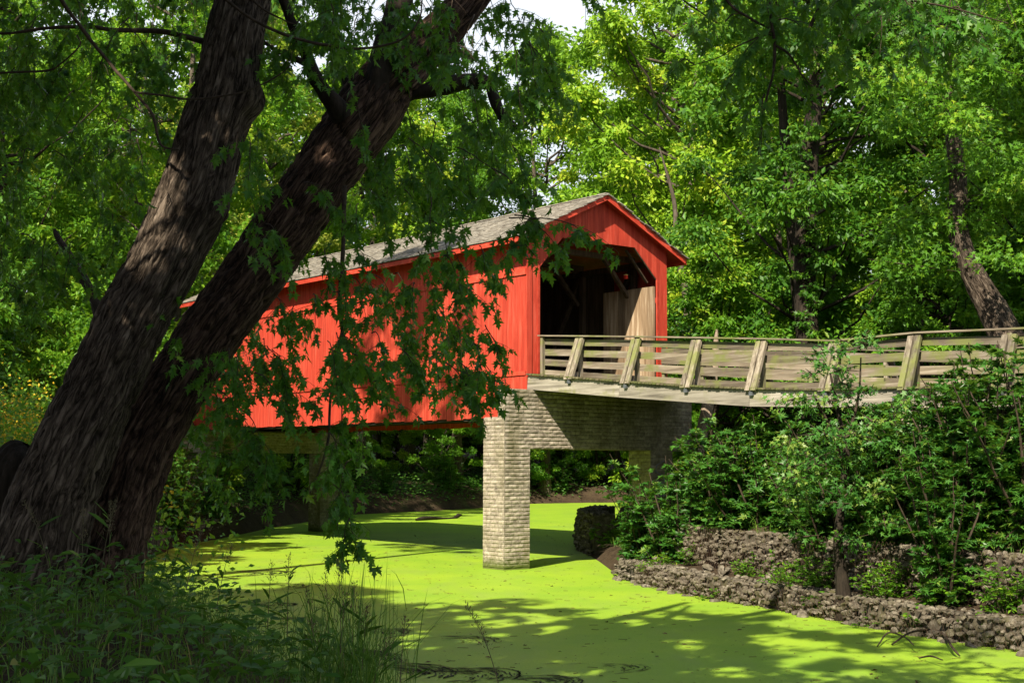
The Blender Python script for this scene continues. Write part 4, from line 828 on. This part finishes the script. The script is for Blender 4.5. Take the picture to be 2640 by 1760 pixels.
# ------------------------------------------------------------------ right bank: shrubs and saplings
def make_shrub(key, name, H, Rc, nst, nleaf, size, tmpl, lm, seed, up=.8):
    g = np.random.default_rng(seed); w, l = MB(), MB(); cs, ax = [], []
    for s in range(nst):
        a = g.uniform(0, 6.28); sp_ = g.uniform(.15, 1)*Rc; h = H*g.uniform(.6, 1)*(1-.25*sp_/Rc); t = np.linspace(0, 1, 10)
        P = np.stack([math.cos(a)*sp_*t**1.3, math.sin(a)*sp_*t**1.3, h*t-.2], 1)+np.cumsum(g.normal(0, .025, (10, 3)), 0); w.tube(P, np.linspace(.022, .004, 10)*H/2.4, 5)
        for k in range(int(7+h*4)):
            x = g.uniform(.18, 1); i = min(int(x*9), 8); b = P[i]+(P[i+1]-P[i])*(x*9-i); d = unit(np.array([g.normal(), g.normal(), g.uniform(-.1, .7)])); ln = g.uniform(.25, .75)*Rc*.55*(1.15-x*.7); tt = np.linspace(0, 1, 5)
            Q = b+d*(ln*tt)[:, None]; Q[:, 2] -= .2*ln*tt**2; w.tube(Q, np.linspace(.006, .002, 5), 3)
            nl = int(nleaf*ln); u_ = g.uniform(.1, 1, nl); c = b+d*(ln*u_)[:, None]; c[:, 2] -= .2*ln*u_**2; side = unit(np.cross(d, (0, 0, 1)))*g.choice([-1, 1], nl)[:, None]
            cs.append(c); ax.append(side+d*.6+g.normal(0, .3, (nl, 3))+np.array([0, 0, -.15]))
    cs = np.concatenate(cs); ax = np.concatenate(ax); n = len(cs); nn = g.normal(0, .35, (n, 3))+np.array([-.1, -.25, 1.])
    leaves(l, tmpl, cs, ax, nn, g.uniform(.65, 1.25, n)*size, np.clip(.5+.22*g.normal(0, 1, n), 0, 1)); PROT[key] = (name, w.build('stem_mesh', M['twig'], mesh_only=True), l.build('foliage_mesh', lm, mesh_only=True))
make_shrub('sh_a', 'leafy_shrub', 2.6, 1.5, 15, 58, .125, OVAL, M['leaf_shrub'], 31)
make_shrub('sh_b', 'leafy_shrub', 3.2, 1.6, 14, 48, .15, STAR, M['leaf_shrub'], 32)
make_shrub('sh_c', 'leafy_shrub', 1.6, 1.2, 14, 48, .095, OVAL, M['leaf_mid'], 33)
make_shrub('sh_d', 'leafy_shrub', 4.6, 1.8, 12, 46, .16, STAR, M['leaf_shrub'], 34)
make_shrub('sh_e', 'leafy_shrub', .8, .7, 10, 60, .10, OVAL, M['leaf_mid'], 35)
SHR = [('sh_a', 1650, 39.5, .95, 'leafy shrub whose branches reach over the right column of the near pier'), ('sh_a', 1760, 37.6, 1.05, 'oval leaved shrub under the second bay of the ramp'), ('sh_b', 1860, 36.2, .95, 'shrub left of the pale block pier below the ramp beam'), ('sh_b', 1960, 34.8, 1.0, 'shrub under the middle of the ramp with upright shoots'),
       ('sh_d', 2130, 31.2, .86, 'tall sapling shrub overlapping the fifth pair of railing braces'), ('sh_a', 2050, 33.4, 1.05, 'round shrub left of the sapling trunk'), ('sh_a', 2260, 30.4, 1.1, 'dense shrub right of the sapling trunk below the ramp'), ('sh_d', 2430, 26.5, .92, 'tall leafy shrub overlapping the right part of the railing'),
       ('sh_d', 2500, 27.5, 1.08, 'tall shrub just left of the tallest one, over the last railing bay'), ('sh_d', 2650, 26.5, 1.1, 'tall shrub cut by the right edge beside the railing'), ('sh_d', 2300, 29.2, .85, 'slender shrub reaching the sixth pair of railing braces'), ('sh_d', 2580, 27.6, 1.05, 'tallest dark shrub rising over the railing at the right edge'), ('sh_b', 2380, 29.2, .85, 'shrub in front of the pale block pier at right'), ('sh_b', 2490, 28.2, .9, 'shrub between the two tallest shrubs at right'), ('sh_a', 2650, 27.2, 1.05, 'shrub cut by the right edge of the photo'),
       ('sh_c', 1700, 40, .9, 'low shrub on top of the upper gabion beside the pier'), ('sh_c', 1800, 36.4, .8, 'low shrub on the gabion top under the ramp'), ('sh_c', 1930, 33.0, .6, 'low bush hanging over the upper gabion tier'), ('sh_c', 2100, 30.2, .8, 'low bush at the foot of the sapling trunk'), ('sh_c', 2320, 28.4, .8, 'low bush over the rubble right of the sapling'), ('sh_c', 2500, 27.0, .8, 'low bush over the rubble near the right edge'),
       ('sh_e', 1745, 33.9, .85, 'small green plant growing on the lower gabion ledge'), ('sh_e', 1600, 46.5, 1.9, 'small sunlit maple seedling on the dark rubble by the bend'), ('sh_e', 2230, 27.2, 1., 'small plant growing out of the upper rubble tier'), ('sh_e', 2010, 30.0, .8, 'small plant rooted on the ledge right of the first ledge plant'), ('sh_e', 2530, 24.8, .9, 'small plant growing from the rubble at the right'),
       ('sh_c', 1690, 36.6, .75, 'low bush spilling over the sunlit left end of the upper gabion tier'), ('sh_c', 2020, 30.9, .8, 'low bush drooping over the rubble left of the sapling trunk'), ('sh_c', 2270, 27.9, .9, 'low bush drooping over the rubble right of the sapling trunk'), ('sh_c', 2420, 26.4, .95, 'low bush on the upper rubble tier before the block pier'), ('sh_c', 2600, 25.0, 1., 'low bush on the upper rubble tier at the right edge'), ('sh_e', 1850, 32.4, 1., 'small plant on the ledge between the tiers, third from the pier'), ('sh_e', 2140, 28.9, 1.1, 'small plant beside the foot of the sapling'), ('sh_e', 2380, 26.1, 1.1, 'small plant on the ledge right of the sapling'), ('sh_d', 2400, 28.8, .9, 'slender tall shrub before the pale block pier'), ('sh_d', 2480, 27.6, .95, 'leafy tall shrub right of the pale block pier'), ('sh_b', 1720, 38, 1.0, 'shrub deep under the ramp behind the gabions'), ('sh_b', 2180, 31, 1.05, 'shrub under the ramp behind the sapling trunk'), ('sh_b', 2330, 29.5, 1.05, 'shrub under the ramp left of the pale block pier'), ('sh_a', 2100, 33, 1.1, 'shrub in the shade beneath the ramp deck'), ('sh_a', 1900, 35.5, 1.1, 'shrub in the shade behind the ramp beam'), ('sh_b', 2560, 28, 1.1, 'shrub behind the tallest shrubs at the right edge'), ('sh_a', 2440, 30, 1.1, 'shrub hidden under the far side of the ramp')]
for key, px, Yd, s, lab in SHR:
    x = (px-1320)/3500*Yd; d = float(stream_dist(np.array([x]), np.array([Yd]))[0]); z = float(ground_z(np.array([x]), np.array([Yd]))[0])
    put(key, x, Yd, s*(1.32 if key in ('sh_a', 'sh_b') else 1.08), label=lab, cat='shrub', group='shrubs on the right bank', z=z-.1)
SHL = [('sh_b', -10.6, 33, 'shrub on the left bank just right of the leaning trunks'), ('sh_a', -11.8, 38, 'shrub on the left bank lower edge near the hanging twigs'), ('sh_b', -13.8, 44, 'shrub below the left end of the red wall'), ('sh_a', -13.6, 50, 'shrub at the water edge below the far pier cap'), ('sh_b', -15.2, 56, 'shrub on the left bank under the far pier'),
       ('sh_a', -9.3, 29, 'shrub close behind the base of the reddish trunk'), ('sh_b', -13.8, 63, 'shrub at the far left shore in the shade of the bridge'), ('sh_a', -13.2, 72, 'shrub on the far shore left of the floating log'), ('sh_b', -11.8, 84, 'shrub hanging over the dark bank above the floating log'), ('sh_a', -8.4, 92, 'bush on the dark earth bank left of the near pier'), ('sh_b', -4.6, 98.5, 'bush on the dark earth bank behind the near pier'), ('sh_a', -.5, 108, 'far bush on the dark bank right of the near pier'), ('sh_b', 4, 114.5, 'far bush on the dark bank under the pier cap'), ('sh_a', 9, 117.5, 'far bush near the bend behind the dark rubble')]
SHL += [('sh_d', -13.0, 52.5, 'tall sunlit shrub in front of the far end of the red wall'), ('sh_d', -13.6, 55.0, 'tall shrub hiding the outer column of the far pier'), ('sh_d', -12.9, 58.5, 'tall shrub under the left end of the bridge'), ('sh_d', -14.6, 49.5, 'tall shrub left of the far end of the red wall')]
for key, x, y, lab in SHL: put(key, x, y, ru(1., 1.35), label=lab, cat='shrub', group='shrubs on the far banks')
# sapling with a visible trunk
sp = solo_tree('sapling', [(2176, 1600, 52), (2174, 1530, 40), (2168, 1470, 30), (2160, 1400, 25), (2166, 1330, 22), (2176, 1240, 20), (2182, 1160, 16), (2160, 1060, 9), (2140, 960, 5)], 28.1, 28.6, M['bark_dark'], 'young maple with a slim dark trunk rooted in the gabion ledge at right', 'young tree', .25, 24, .05)
limb(sp, [(2182, 1160, 12), (2200, 1080, 10), (2215, 1010, 6), (2220, 920, 4)], 28.5, 28.4); limb(sp, [(2176, 1200, 10), (2140, 1100, 7), (2100, 1020, 4)], 28.5, 28.2)
crown_on(sp, [(ru(2010, 2360), ru(1000, 1400), ru(26.8, 28.6), ru(.4, .8)) for _ in range(34)]+[(ru(2090, 2260), ru(860, 1060), ru(27.8, 28.6), ru(.35, .55)) for _ in range(16)], M['leaf_shrub'], 300, .95, .12, seed=9)

# goldenrod patch at the left edge
for k, (px, py, Yd) in enumerate([(20, 1130, 26), (70, 1150, 27), (110, 1100, 29), (-20, 1060, 28), (50, 1060, 30), (388, 1300, 22)]):
    p = atY(px, py, Yd); g = np.random.default_rng(60+k); n = 260 if k < 5 else 60
    e = empty('flowering_plant', (p[0], p[1], p[2]-1.1), 0, ['yellow flowering clump lowest at the left edge of the photo', 'yellow flowering clump touching the grey trunk at left', 'yellow flowers beside the thick trunk, upper right of the patch', 'yellow flowers cut by the left edge of the photo', 'pale yellow flowers at the top of the patch by the left edge', 'few yellow flowers low beside the reddish trunk'][k], 'flowering plant', 'yellow flowering plants')
    c = g.normal(0, 1, (n, 3))*np.array([.55, .5, .42])*(1 if k < 5 else .5)+np.array([0, 0, 1.1]); m = MB(); leaves(m, QUAD, c, g.normal(0, 1, (n, 3)), g.normal(0, .5, (n, 3))+np.array([-.2, -.6, .8]), g.uniform(.05, .09, n), g.random(n), g.uniform(.08, .12, n)); m.build('flowers', M['flower'], e)
    n = 900; c = g.normal(0, 1, (n, 3))*np.array([.65, .6, .6])+np.array([0, 0, .8]); m = MB(); leaves(m, QUAD, c, g.normal(0, 1, (n, 3)), g.normal(0, .5, (n, 3))+np.array([0, -.3, 1]), g.uniform(.08, .15, n), g.random(n)); m.build('foliage', M['leaf_mid'], e)
    m = MB()
    for q in range(9): b = g.normal(0, .25, 2); m.tube([(b[0]*.4, b[1]*.4, -.4), (b[0], b[1], .5), (b[0]*1.6, b[1]*1.6, 1.1)], [.008, .006, .003], 4)
    m.build('stems', M['twig'], e)

# ------------------------------------------------------------------ ground cover
def scatter(n, x0, x1, y0, y1, dmin, dmax=1e9, cond=None):
    x = rng.uniform(x0, x1, n); y = rng.uniform(y0, y1, n); d = stream_dist(x, y); k = (d > dmin) & (d < dmax)
    if cond is not None: k &= cond(x, y)
    x, y = x[k], y[k]; return np.stack([x, y, ground_z(x, y)], 1)
# foreground bank, tall tangle
fov = lambda x, y: (np.abs(x) < .42*y+1.2)
P = scatter(60000, -13, 6, 5.5, 26, .05, 14, lambda x, y: fov(x, y) & (x < 3.0-.0*y) & (rng.random(len(x)) < np.where(y < 13, 1, .55)))
h = .55+.35*fbm(np.column_stack([P[:, 0]*.8, P[:, 1]*.8, P[:, 0]*0]), 3, 8)
m = MB(); n = len(P); k = rng.random(n) < .46; B = P[k]; nb = len(B)
blades(m, B, rng.uniform(.25, .75, nb)*h[k]*1.35, rng.uniform(.005, .012, nb), rng.uniform(.2, 1.25, nb), np.clip(rng.beta(2, 3, nb)+.35*(rng.random(nb) < .12), 0, 1))
tag(m.build('tall_grass', M['grass']), 'dark tangled grass covering the near bank in the foreground', 'grass', kind='stuff')
m = MB(); B = P[~k]; nb = len(B); B = B+np.column_stack([np.zeros(nb), np.zeros(nb), rng.uniform(.05, .95, nb)*h[~k]*.95]); az = rng.uniform(0, 6.28, nb)
leaves(m, OVAL, B, np.stack([np.cos(az), np.sin(az), rng.uniform(-.5, .2, nb)], 1), rng.normal(0, .35, (nb, 3))+np.array([-.1, -.35, 1]), rng.uniform(.05, .14, nb)*(1+.4*(rng.random(nb) < .16)), np.clip(rng.beta(2.2, 2.4, nb)*.9+.12*(rng.random(nb) < .06), 0, 1), rng.uniform(.06, .15, nb))
tag(m.build('undergrowth', M['leaf_under']), 'dark leafy weeds tangled on the near bank in the foreground', 'undergrowth', kind='stuff')
# far and side banks
m = MB(); g2 = MB()
P = np.concatenate([scatter(26000, -30, -8, 24, 70, .5), scatter(15000, -30, 30, 70, 126, .6), scatter(20000, 2, 34, 22, 70, 2.2), scatter(5000, -14, 6, 86, 122, .3, 4)])
n = len(P); hh = .25+.9*fbm(np.column_stack([P[:, 0]*.5, P[:, 1]*.5, P[:, 0]*0]), 3, 5); B = P+np.column_stack([np.zeros(n), np.zeros(n), rng.uniform(0, 1, n)**.8*hh*1.1]); az = rng.uniform(0, 6.28, n)
B2 = np.repeat(B, 3, 0)+rng.normal(0, .14, (3*n, 3)); az = np.repeat(az, 3)+rng.normal(0, 1, 3*n); n = len(B2)
leaves(m, QUAD, B2, np.stack([np.cos(az), np.sin(az), rng.uniform(-.5, .4, n)], 1), rng.normal(0, .4, (n, 3))+np.array([-.1, -.4, 1]), rng.uniform(.10, .2, n)*np.where(B2[:, 1] > 70, 1.6, 1), np.clip(rng.beta(2.2, 2.4, n)*.9, 0, 1), rng.uniform(.08, .2, n)*np.where(B2[:, 1] > 70, 1.6, 1))
tag(m.build('undergrowth', M['leaf_under']), 'low green growth covering the wooded banks beyond the creek', 'undergrowth', kind='stuff')
P = np.concatenate([scatter(16000, 2, 12, 22, 47, 1.6, 3.6), scatter(1600, 2.3, 6, 40, 50, .7, 3), scatter(5000, -20, -8, 28, 64, .5, 3)]); n = len(P)
blades(g2, P, rng.uniform(.2, .6, n), rng.uniform(.008, .016, n), rng.uniform(.3, 1.0, n), rng.beta(2.5, 2, n)); tag(g2.build('bank_grass', M['grass']), 'tufts of drooping green grass along the tops of the gabions and banks', 'grass', kind='stuff')

# twigs and roots on the banks
m = MB()
Q = np.concatenate([scatter(900, 2, 11, 22, 46, .15, 1.5), scatter(700, -14, 4, 60, 118, .0, 1.6)])
for p in Q:
    a = ru(0, 6.28); l = ru(.15, .6)*(1 if p[1] < 60 else 2.2); d = np.array([math.cos(a), math.sin(a), ru(-.25, .15)])*l; z = .53 if (p[1] < 47 and p[2] < .7) else max(p[2], .03)+.05
    b = np.array([p[0], p[1], z]); m.tube([b, b+d*.5+(0, 0, ru(-.03, .06)), b+d], [.006, .005, .002] if p[1] < 60 else [.014, .010, .004], 4)
tag(m.build('fallen_twigs', M['twig']), 'scattered dry twigs and roots lying on the stony ledges and earth banks', 'twigs', kind='stuff')

# ------------------------------------------------------------------ things on the water
P = rng.uniform(0, 1, (6500, 2)); x = -13+P[:, 0]*26; y = 13+P[:, 1]**1.5*62; d = stream_dist(x, y); k = (d < -.1); x, y = x[k], y[k]; n = len(x)
m = MB(); az = rng.uniform(0, 6.28, n); leaves(m, QUAD, np.stack([x, y, np.full(n, .012)], 1), np.stack([np.cos(az), np.sin(az), 0*az], 1), rng.normal(0, .12, (n, 3))+np.array([0, 0, 1]), rng.choice([.025, .045, .07, .12], n, p=[.4, .3, .22, .08]), rng.random(n))
for _ in range(520):
    a = ru(0, 1); px = -8+ru(0, 1)*18; py = ru(17, 50)
    if stream_dist(np.array([px]), np.array([py]))[0] < -.2: t = ru(0, 6.28); l = ru(.05, .22); m.beam((px, py, .01), (px+math.cos(t)*l, py+math.sin(t)*l*.5, .012), .008, .006, ru(0, 1))
tag(m.build('leaf_litter', M['debris']), 'small brown leaves and bits floating on the green duckweed', 'leaf litter', kind='stuff')
m = MB()
def weed(cx, cy, rx, ry, ang, n, wid):
    for _ in range(n):
        a0 = rng.normal(0, .55); r_ = math.sqrt(ru(.25, 1)); q = np.linspace(a0, a0+ru(.1, .5), 6); X_ = rx*r_*np.cos(q); Y_ = ry*r_*np.sin(q); ca, sa = math.cos(ang), math.sin(ang)
        C = np.stack([cx+ca*X_-sa*Y_, cy+sa*X_+ca*Y_, np.full(6, .009)], 1)+rng.normal(0, .015, (6, 3))*np.array([1, 1, 0]); T = unit(np.gradient(C, axis=0)); s = np.stack([-T[:, 1], T[:, 0], 0*T[:, 0]], 1)*wid*ru(.4, 1)*np.array([.3, 1, 1, 1, .8, .1])[:, None]
        m.add(np.concatenate([C-s, C+s]), [(i, i+1, i+7, i+6) for i in range(5)])
for (px, py, rx, ry, ang, n, wd_) in [(980, 1690, 1.7, 1.7, .7, 170, .020), (1120, 1730, 1.7, 1.3, .6, 130, .018), (1300, 1745, 1.8, 1.0, .7, 110, .018), (1450, 1760, 1.6, .8, .5, 90, .018), (1240, 1650, 1.5, .9, .4, 60, .015), (1020, 1630, 1.6, 1., .5, 80, .016), (1620, 1720, 1.4, .7, .3, 40, .014), (700, 1478, 3., 1.6, .45, 120, .028), (780, 1510, 2.4, 1.4, .5, 60, .024), (720, 1560, 1.8, 1., .4, 70, .022), (820, 1600, 1.8, 1., .3, 60, .02)]:
    w0 = atZ(px, py, 0); weed(w0[0]-rx*.7, w0[1]-ry*.4, rx, ry, ang, n, wd_)
tag(m.build('floating_weed', M['weed']), 'dark strands of weed trailing through the duckweed near the front', 'water weed', kind='stuff')
a = atZ(1072, 1342, 0); b = atZ(1190, 1335, 0); m = MB(); C = np.array([a+(b-a)*t+np.array([0, 0, .06+.05*math.sin(t*7)+.10*(t > .9)]) for t in np.linspace(0, 1, 14)]); m.tube(C, [.05, .12, .13, .12, .13, .12, .11, .1, .1, .09, .08, .09, .13, .05], 9)
tag(m.build('floating_log', M['bark_dark'], smooth=True), 'dark log floating on the duckweed under the bridge span', 'log')
# dead branches near the right shore
for k, (L, lab) in enumerate((([(2300, 1660, 5), (2350, 1628, 6), (2420, 1625, 6), (2455, 1668, 7), (2475, 1690, 4)], 'curved bare branch lying in the duckweed by the right shore'), ([(2262, 1665, 4), (2290, 1630, 5), (2330, 1640, 5), (2356, 1662, 3)], 'smaller forked bare twig left of the curved branch in the water'), ([(2370, 1695, 4), (2400, 1690, 5), (2430, 1700, 3)], 'short bare twig lying flat nearest the camera in the duckweed'))):
    pts = [atZ(px, py, .03+.10*(i in (1, 2, 3))) for i, (px, py, w_) in enumerate(L)]; m = MB(); S = spline(np.column_stack([np.array(pts), [w_/2/3500*24 for _, _, w_ in L]]), 16); m.tube(S[:, :3], S[:, 3], 5)
    tag(m.build('dead_branch', M['twig'], smooth=True), lab, 'dead branch', 'dead branches in the water')

m = MB(); n = 420; px = rng.normal(0, 1, n)*62+868+60*(rng.random(n) < .3); Yd = rng.uniform(8.8, 10.4, n); B = np.array([atY(a, 1800, b) for a, b in zip(px, Yd)]); B[:, 2] -= .1
blades(m, B, rng.uniform(.35, 1.15, n)**1.3, rng.uniform(.004, .009, n), rng.uniform(.05, .75, n), rng.beta(2, 2.2, n))
n2 = 60; B2 = np.array([atY(a, b, c) for a, b, c in zip(rng.uniform(600, 1060, n2), rng.uniform(1560, 1790, n2), rng.uniform(9.4, 12, n2))]); blades(m, B2, rng.uniform(.3, .7, n2), rng.uniform(.004, .007, n2), rng.uniform(.1, .9, n2), rng.random(n2))
tag(m.build('grass_tuft', M['grass']), 'slender grass blades in a clump at the waters edge in front', 'grass', kind='stuff')
# ------------------------------------------------------------------ tall seed grasses in front
def stalk(px0, py0, px1, py1, Yd, head, blades_n, label, seed, mat='grass_dry'):
    g = np.random.default_rng(seed); a = atY(px0, py0, Yd); b = atY(px1, py1, Yd); e = empty('grass_stalk', a, 0, label, 'grass stalk', 'tall seeding grass stalks on the near bank')
    t = np.linspace(0, 1, 14)[:, None]; C = (b-a)*t; C[:, 0] += (b-a)[0]*.35*(t[:, 0]**3-t[:, 0]); m = MB(); m.tube(C, np.linspace(.0035, .0012, 14), 4); m.build('stem', M['grass_dry'], e)
    m = MB(); n = int(head*260); s = g.uniform(1-head, 1, n); P = np.stack([np.interp(s, t[:, 0], C[:, k]) for k in range(3)], 1); r_ = (1-s)/head
    dr = unit(g.normal(0, 1, (n, 3))); P = P+dr*(g.random(n)*.05*(.3+r_))[:, None]; ax = dr*.6+np.array([0, 0, .8]); leaves(m, QUAD, P, ax, g.normal(0, 1, (n, 3)), g.uniform(.015, .032, n), g.random(n), g.uniform(.008, .014, n)); m.build('seed_head', M['grass_dry'], e)
    m = MB(); n = blades_n; s = g.uniform(.1, .8, n); P = np.stack([np.interp(s, t[:, 0], C[:, k]) for k in range(3)], 1); az = g.uniform(0, 6.28, n)
    leaves(m, OVAL, P, np.stack([np.cos(az), np.sin(az), g.uniform(.3, 1., n)], 1), g.normal(0, .3, (n, 3))+np.array([0, 0, .6]), g.uniform(.12, .26, n), g.random(n)*.8, g.uniform(.012, .022, n)); m.build('blades', M['grass'], e)
SG = [(1290, 1780, 1202, 1560, 8.6, .5, 0, 'single tall nodding grass head standing alone before the green water'), (880, 1760, 872, 1440, 9.6, .35, 9, 'tall grass stalk rising beside the lowest hanging leaves'), (905, 1780, 915, 1500, 9.4, .35, 9, 'grass stalk just right of the tallest one'), (850, 1740, 838, 1480, 9.8, .3, 8, 'grass stalk left of the tallest one'), (930, 1780, 948, 1560, 9.2, .3, 8, 'short leaning stalk at the right of the grass clump'),
      (870, 1780, 893, 1530, 9.3, .3, 8, 'stalk crossing in the middle of the grass clump'), (815, 1720, 790, 1520, 10, .3, 7, 'stalk at the left side of the grass clump'), (740, 1650, 745, 1430, 10.6, .3, 6, 'thin stalk in front of the dark weed strands'), (690, 1620, 700, 1450, 10.8, .3, 6, 'thin stalk left of the one before the weed strands'), (260, 1480, 300, 1290, 12, .4, 4, 'pale seed head in front of the reddish trunk base'), (280, 1480, 285, 1290, 12.2, .45, 3, 'bent seed head in front of the trunk base'), (210, 1490, 215, 1310, 12.1, .45, 3, 'pale feathery seed head left of the others before the trunk'),
      (130, 1480, 60, 1290, 12, .4, 3, 'seed head bending left at the left edge before the trunk'), (480, 1520, 520, 1370, 11.6, .4, 4, 'seed head against the creek right of the trunks'), (960, 1770, 1010, 1640, 9, .3, 6, 'low stalk right of the grass clump'), (820, 1780, 800, 1600, 9, .3, 8, 'dry stalk at the foot of the grass clump'), (1030, 1790, 1045, 1590, 8.8, .25, 2, 'very thin stalk between the clump and the single nodding head'), (560, 1560, 600, 1400, 11.4, .3, 4, 'thin stalk before the pale water left of the clump')]
for k, s in enumerate(SG): stalk(*s[:7], s[7], 100+k)

# ------------------------------------------------------------------ gaps in the near canopy: leave out the leaves that stand in a few sun paths
SDIR = -np.array([sd.x, sd.y, sd.z])
proto('high', 'shade_tree', 27, 3.6, 18.5, 46, 120, .26, M['leaf_dark'], M['bark_dark'], 41, .34)
put('high', -14.2, 28.6, rz=0, lean=(R(-4), R(8)), label='tall tree outside the frame at left whose high crown dapples the red wall', group='near bank canopy trees')
GAPS = [(atY(500, 560, 15.8), .30), (atY(478, 610, 15.7), .34), (atY(452, 665, 15.6), .34), (atY(420, 730, 15.5), .26), (atY(850, 400, 17), .16), (atY(700, 640, 16.6), .14), (atY(480, 975, 15.9), .10),
        (atY(560, 700, 15.4), .10), (atY(905, 250, 17.2), .14), (atY(370, 1290, 15.6), .10)] + [(atZ(px, py, 0), r_) for px, py, r_ in ((2100, 1680, .5), (1990, 1600, .4), (1830, 1580, .35), (2600, 1715, .5), (1600, 1572, .5), (1480, 1560, .5), (1330, 1600, .4), (1850, 1500, .4), (2330, 1670, .4), (1240, 1560, .4), (1460, 1690, .25))]
GAPS = GAPS[:10]+[(g_+rng.normal(0, .42, 3)*np.array([1, 2.2, 0])*r_*2, r_*rng.uniform(.15, .5)) for g_, r_ in GAPS[10:] for _ in range(9)]
GAPS += [(atZ(ru(1000, 2640), ru(1500, 1750), 0), ru(.10, .28)) for _ in range(110)]+[(atZ(ru(1000, 2640), ru(1490, 1600), 0), ru(.10, .3)) for _ in range(60)]
bpy.context.view_layer.update()
for o in list(COL.objects):
    if o.type != 'MESH' or not (o.name.startswith('crown') or o.name.startswith('foliage')) or o.parent is None: continue
    if o.parent.name.split('.')[0] not in ('shade_tree', 'maple_tree', 'overhanging_maple'): continue
    me = o.data; nv = len(me.vertices); co = np.empty(nv*3, np.float32); me.vertices.foreach_get('co', co); co = co.reshape(-1, 3)
    npol = len(me.polygons); tot = np.empty(npol, np.int32); me.polygons.foreach_get('loop_total', tot); st = np.empty(npol, np.int32); me.polygons.foreach_get('loop_start', st)
    lv = np.empty(len(me.loops), np.int32); me.loops.foreach_get('vertex_index', lv); tn = np.empty(npol, np.float32); me.attributes['tone'].data.foreach_get('value', tn)
    mw = np.array(o.matrix_world); wc = co[lv[st]]@mw[:3, :3].T+mw[:3, 3]; cut = np.zeros(npol, bool)
    for g_, r_ in GAPS:
        rel = wc-g_; al = rel@SDIR; dist = np.linalg.norm(rel-al[:, None]*SDIR, axis=1); cut |= (al > .7) & (dist < r_*(1+.02*al))
    if not cut.any(): continue
    k = int(tot[0]); keep = ~cut; f = lv.reshape(npol, k)[keep]; m = MB(); m.add(co, f, tn[keep]); o.data = m.build(me.name, me.materials[0], mesh_only=True)
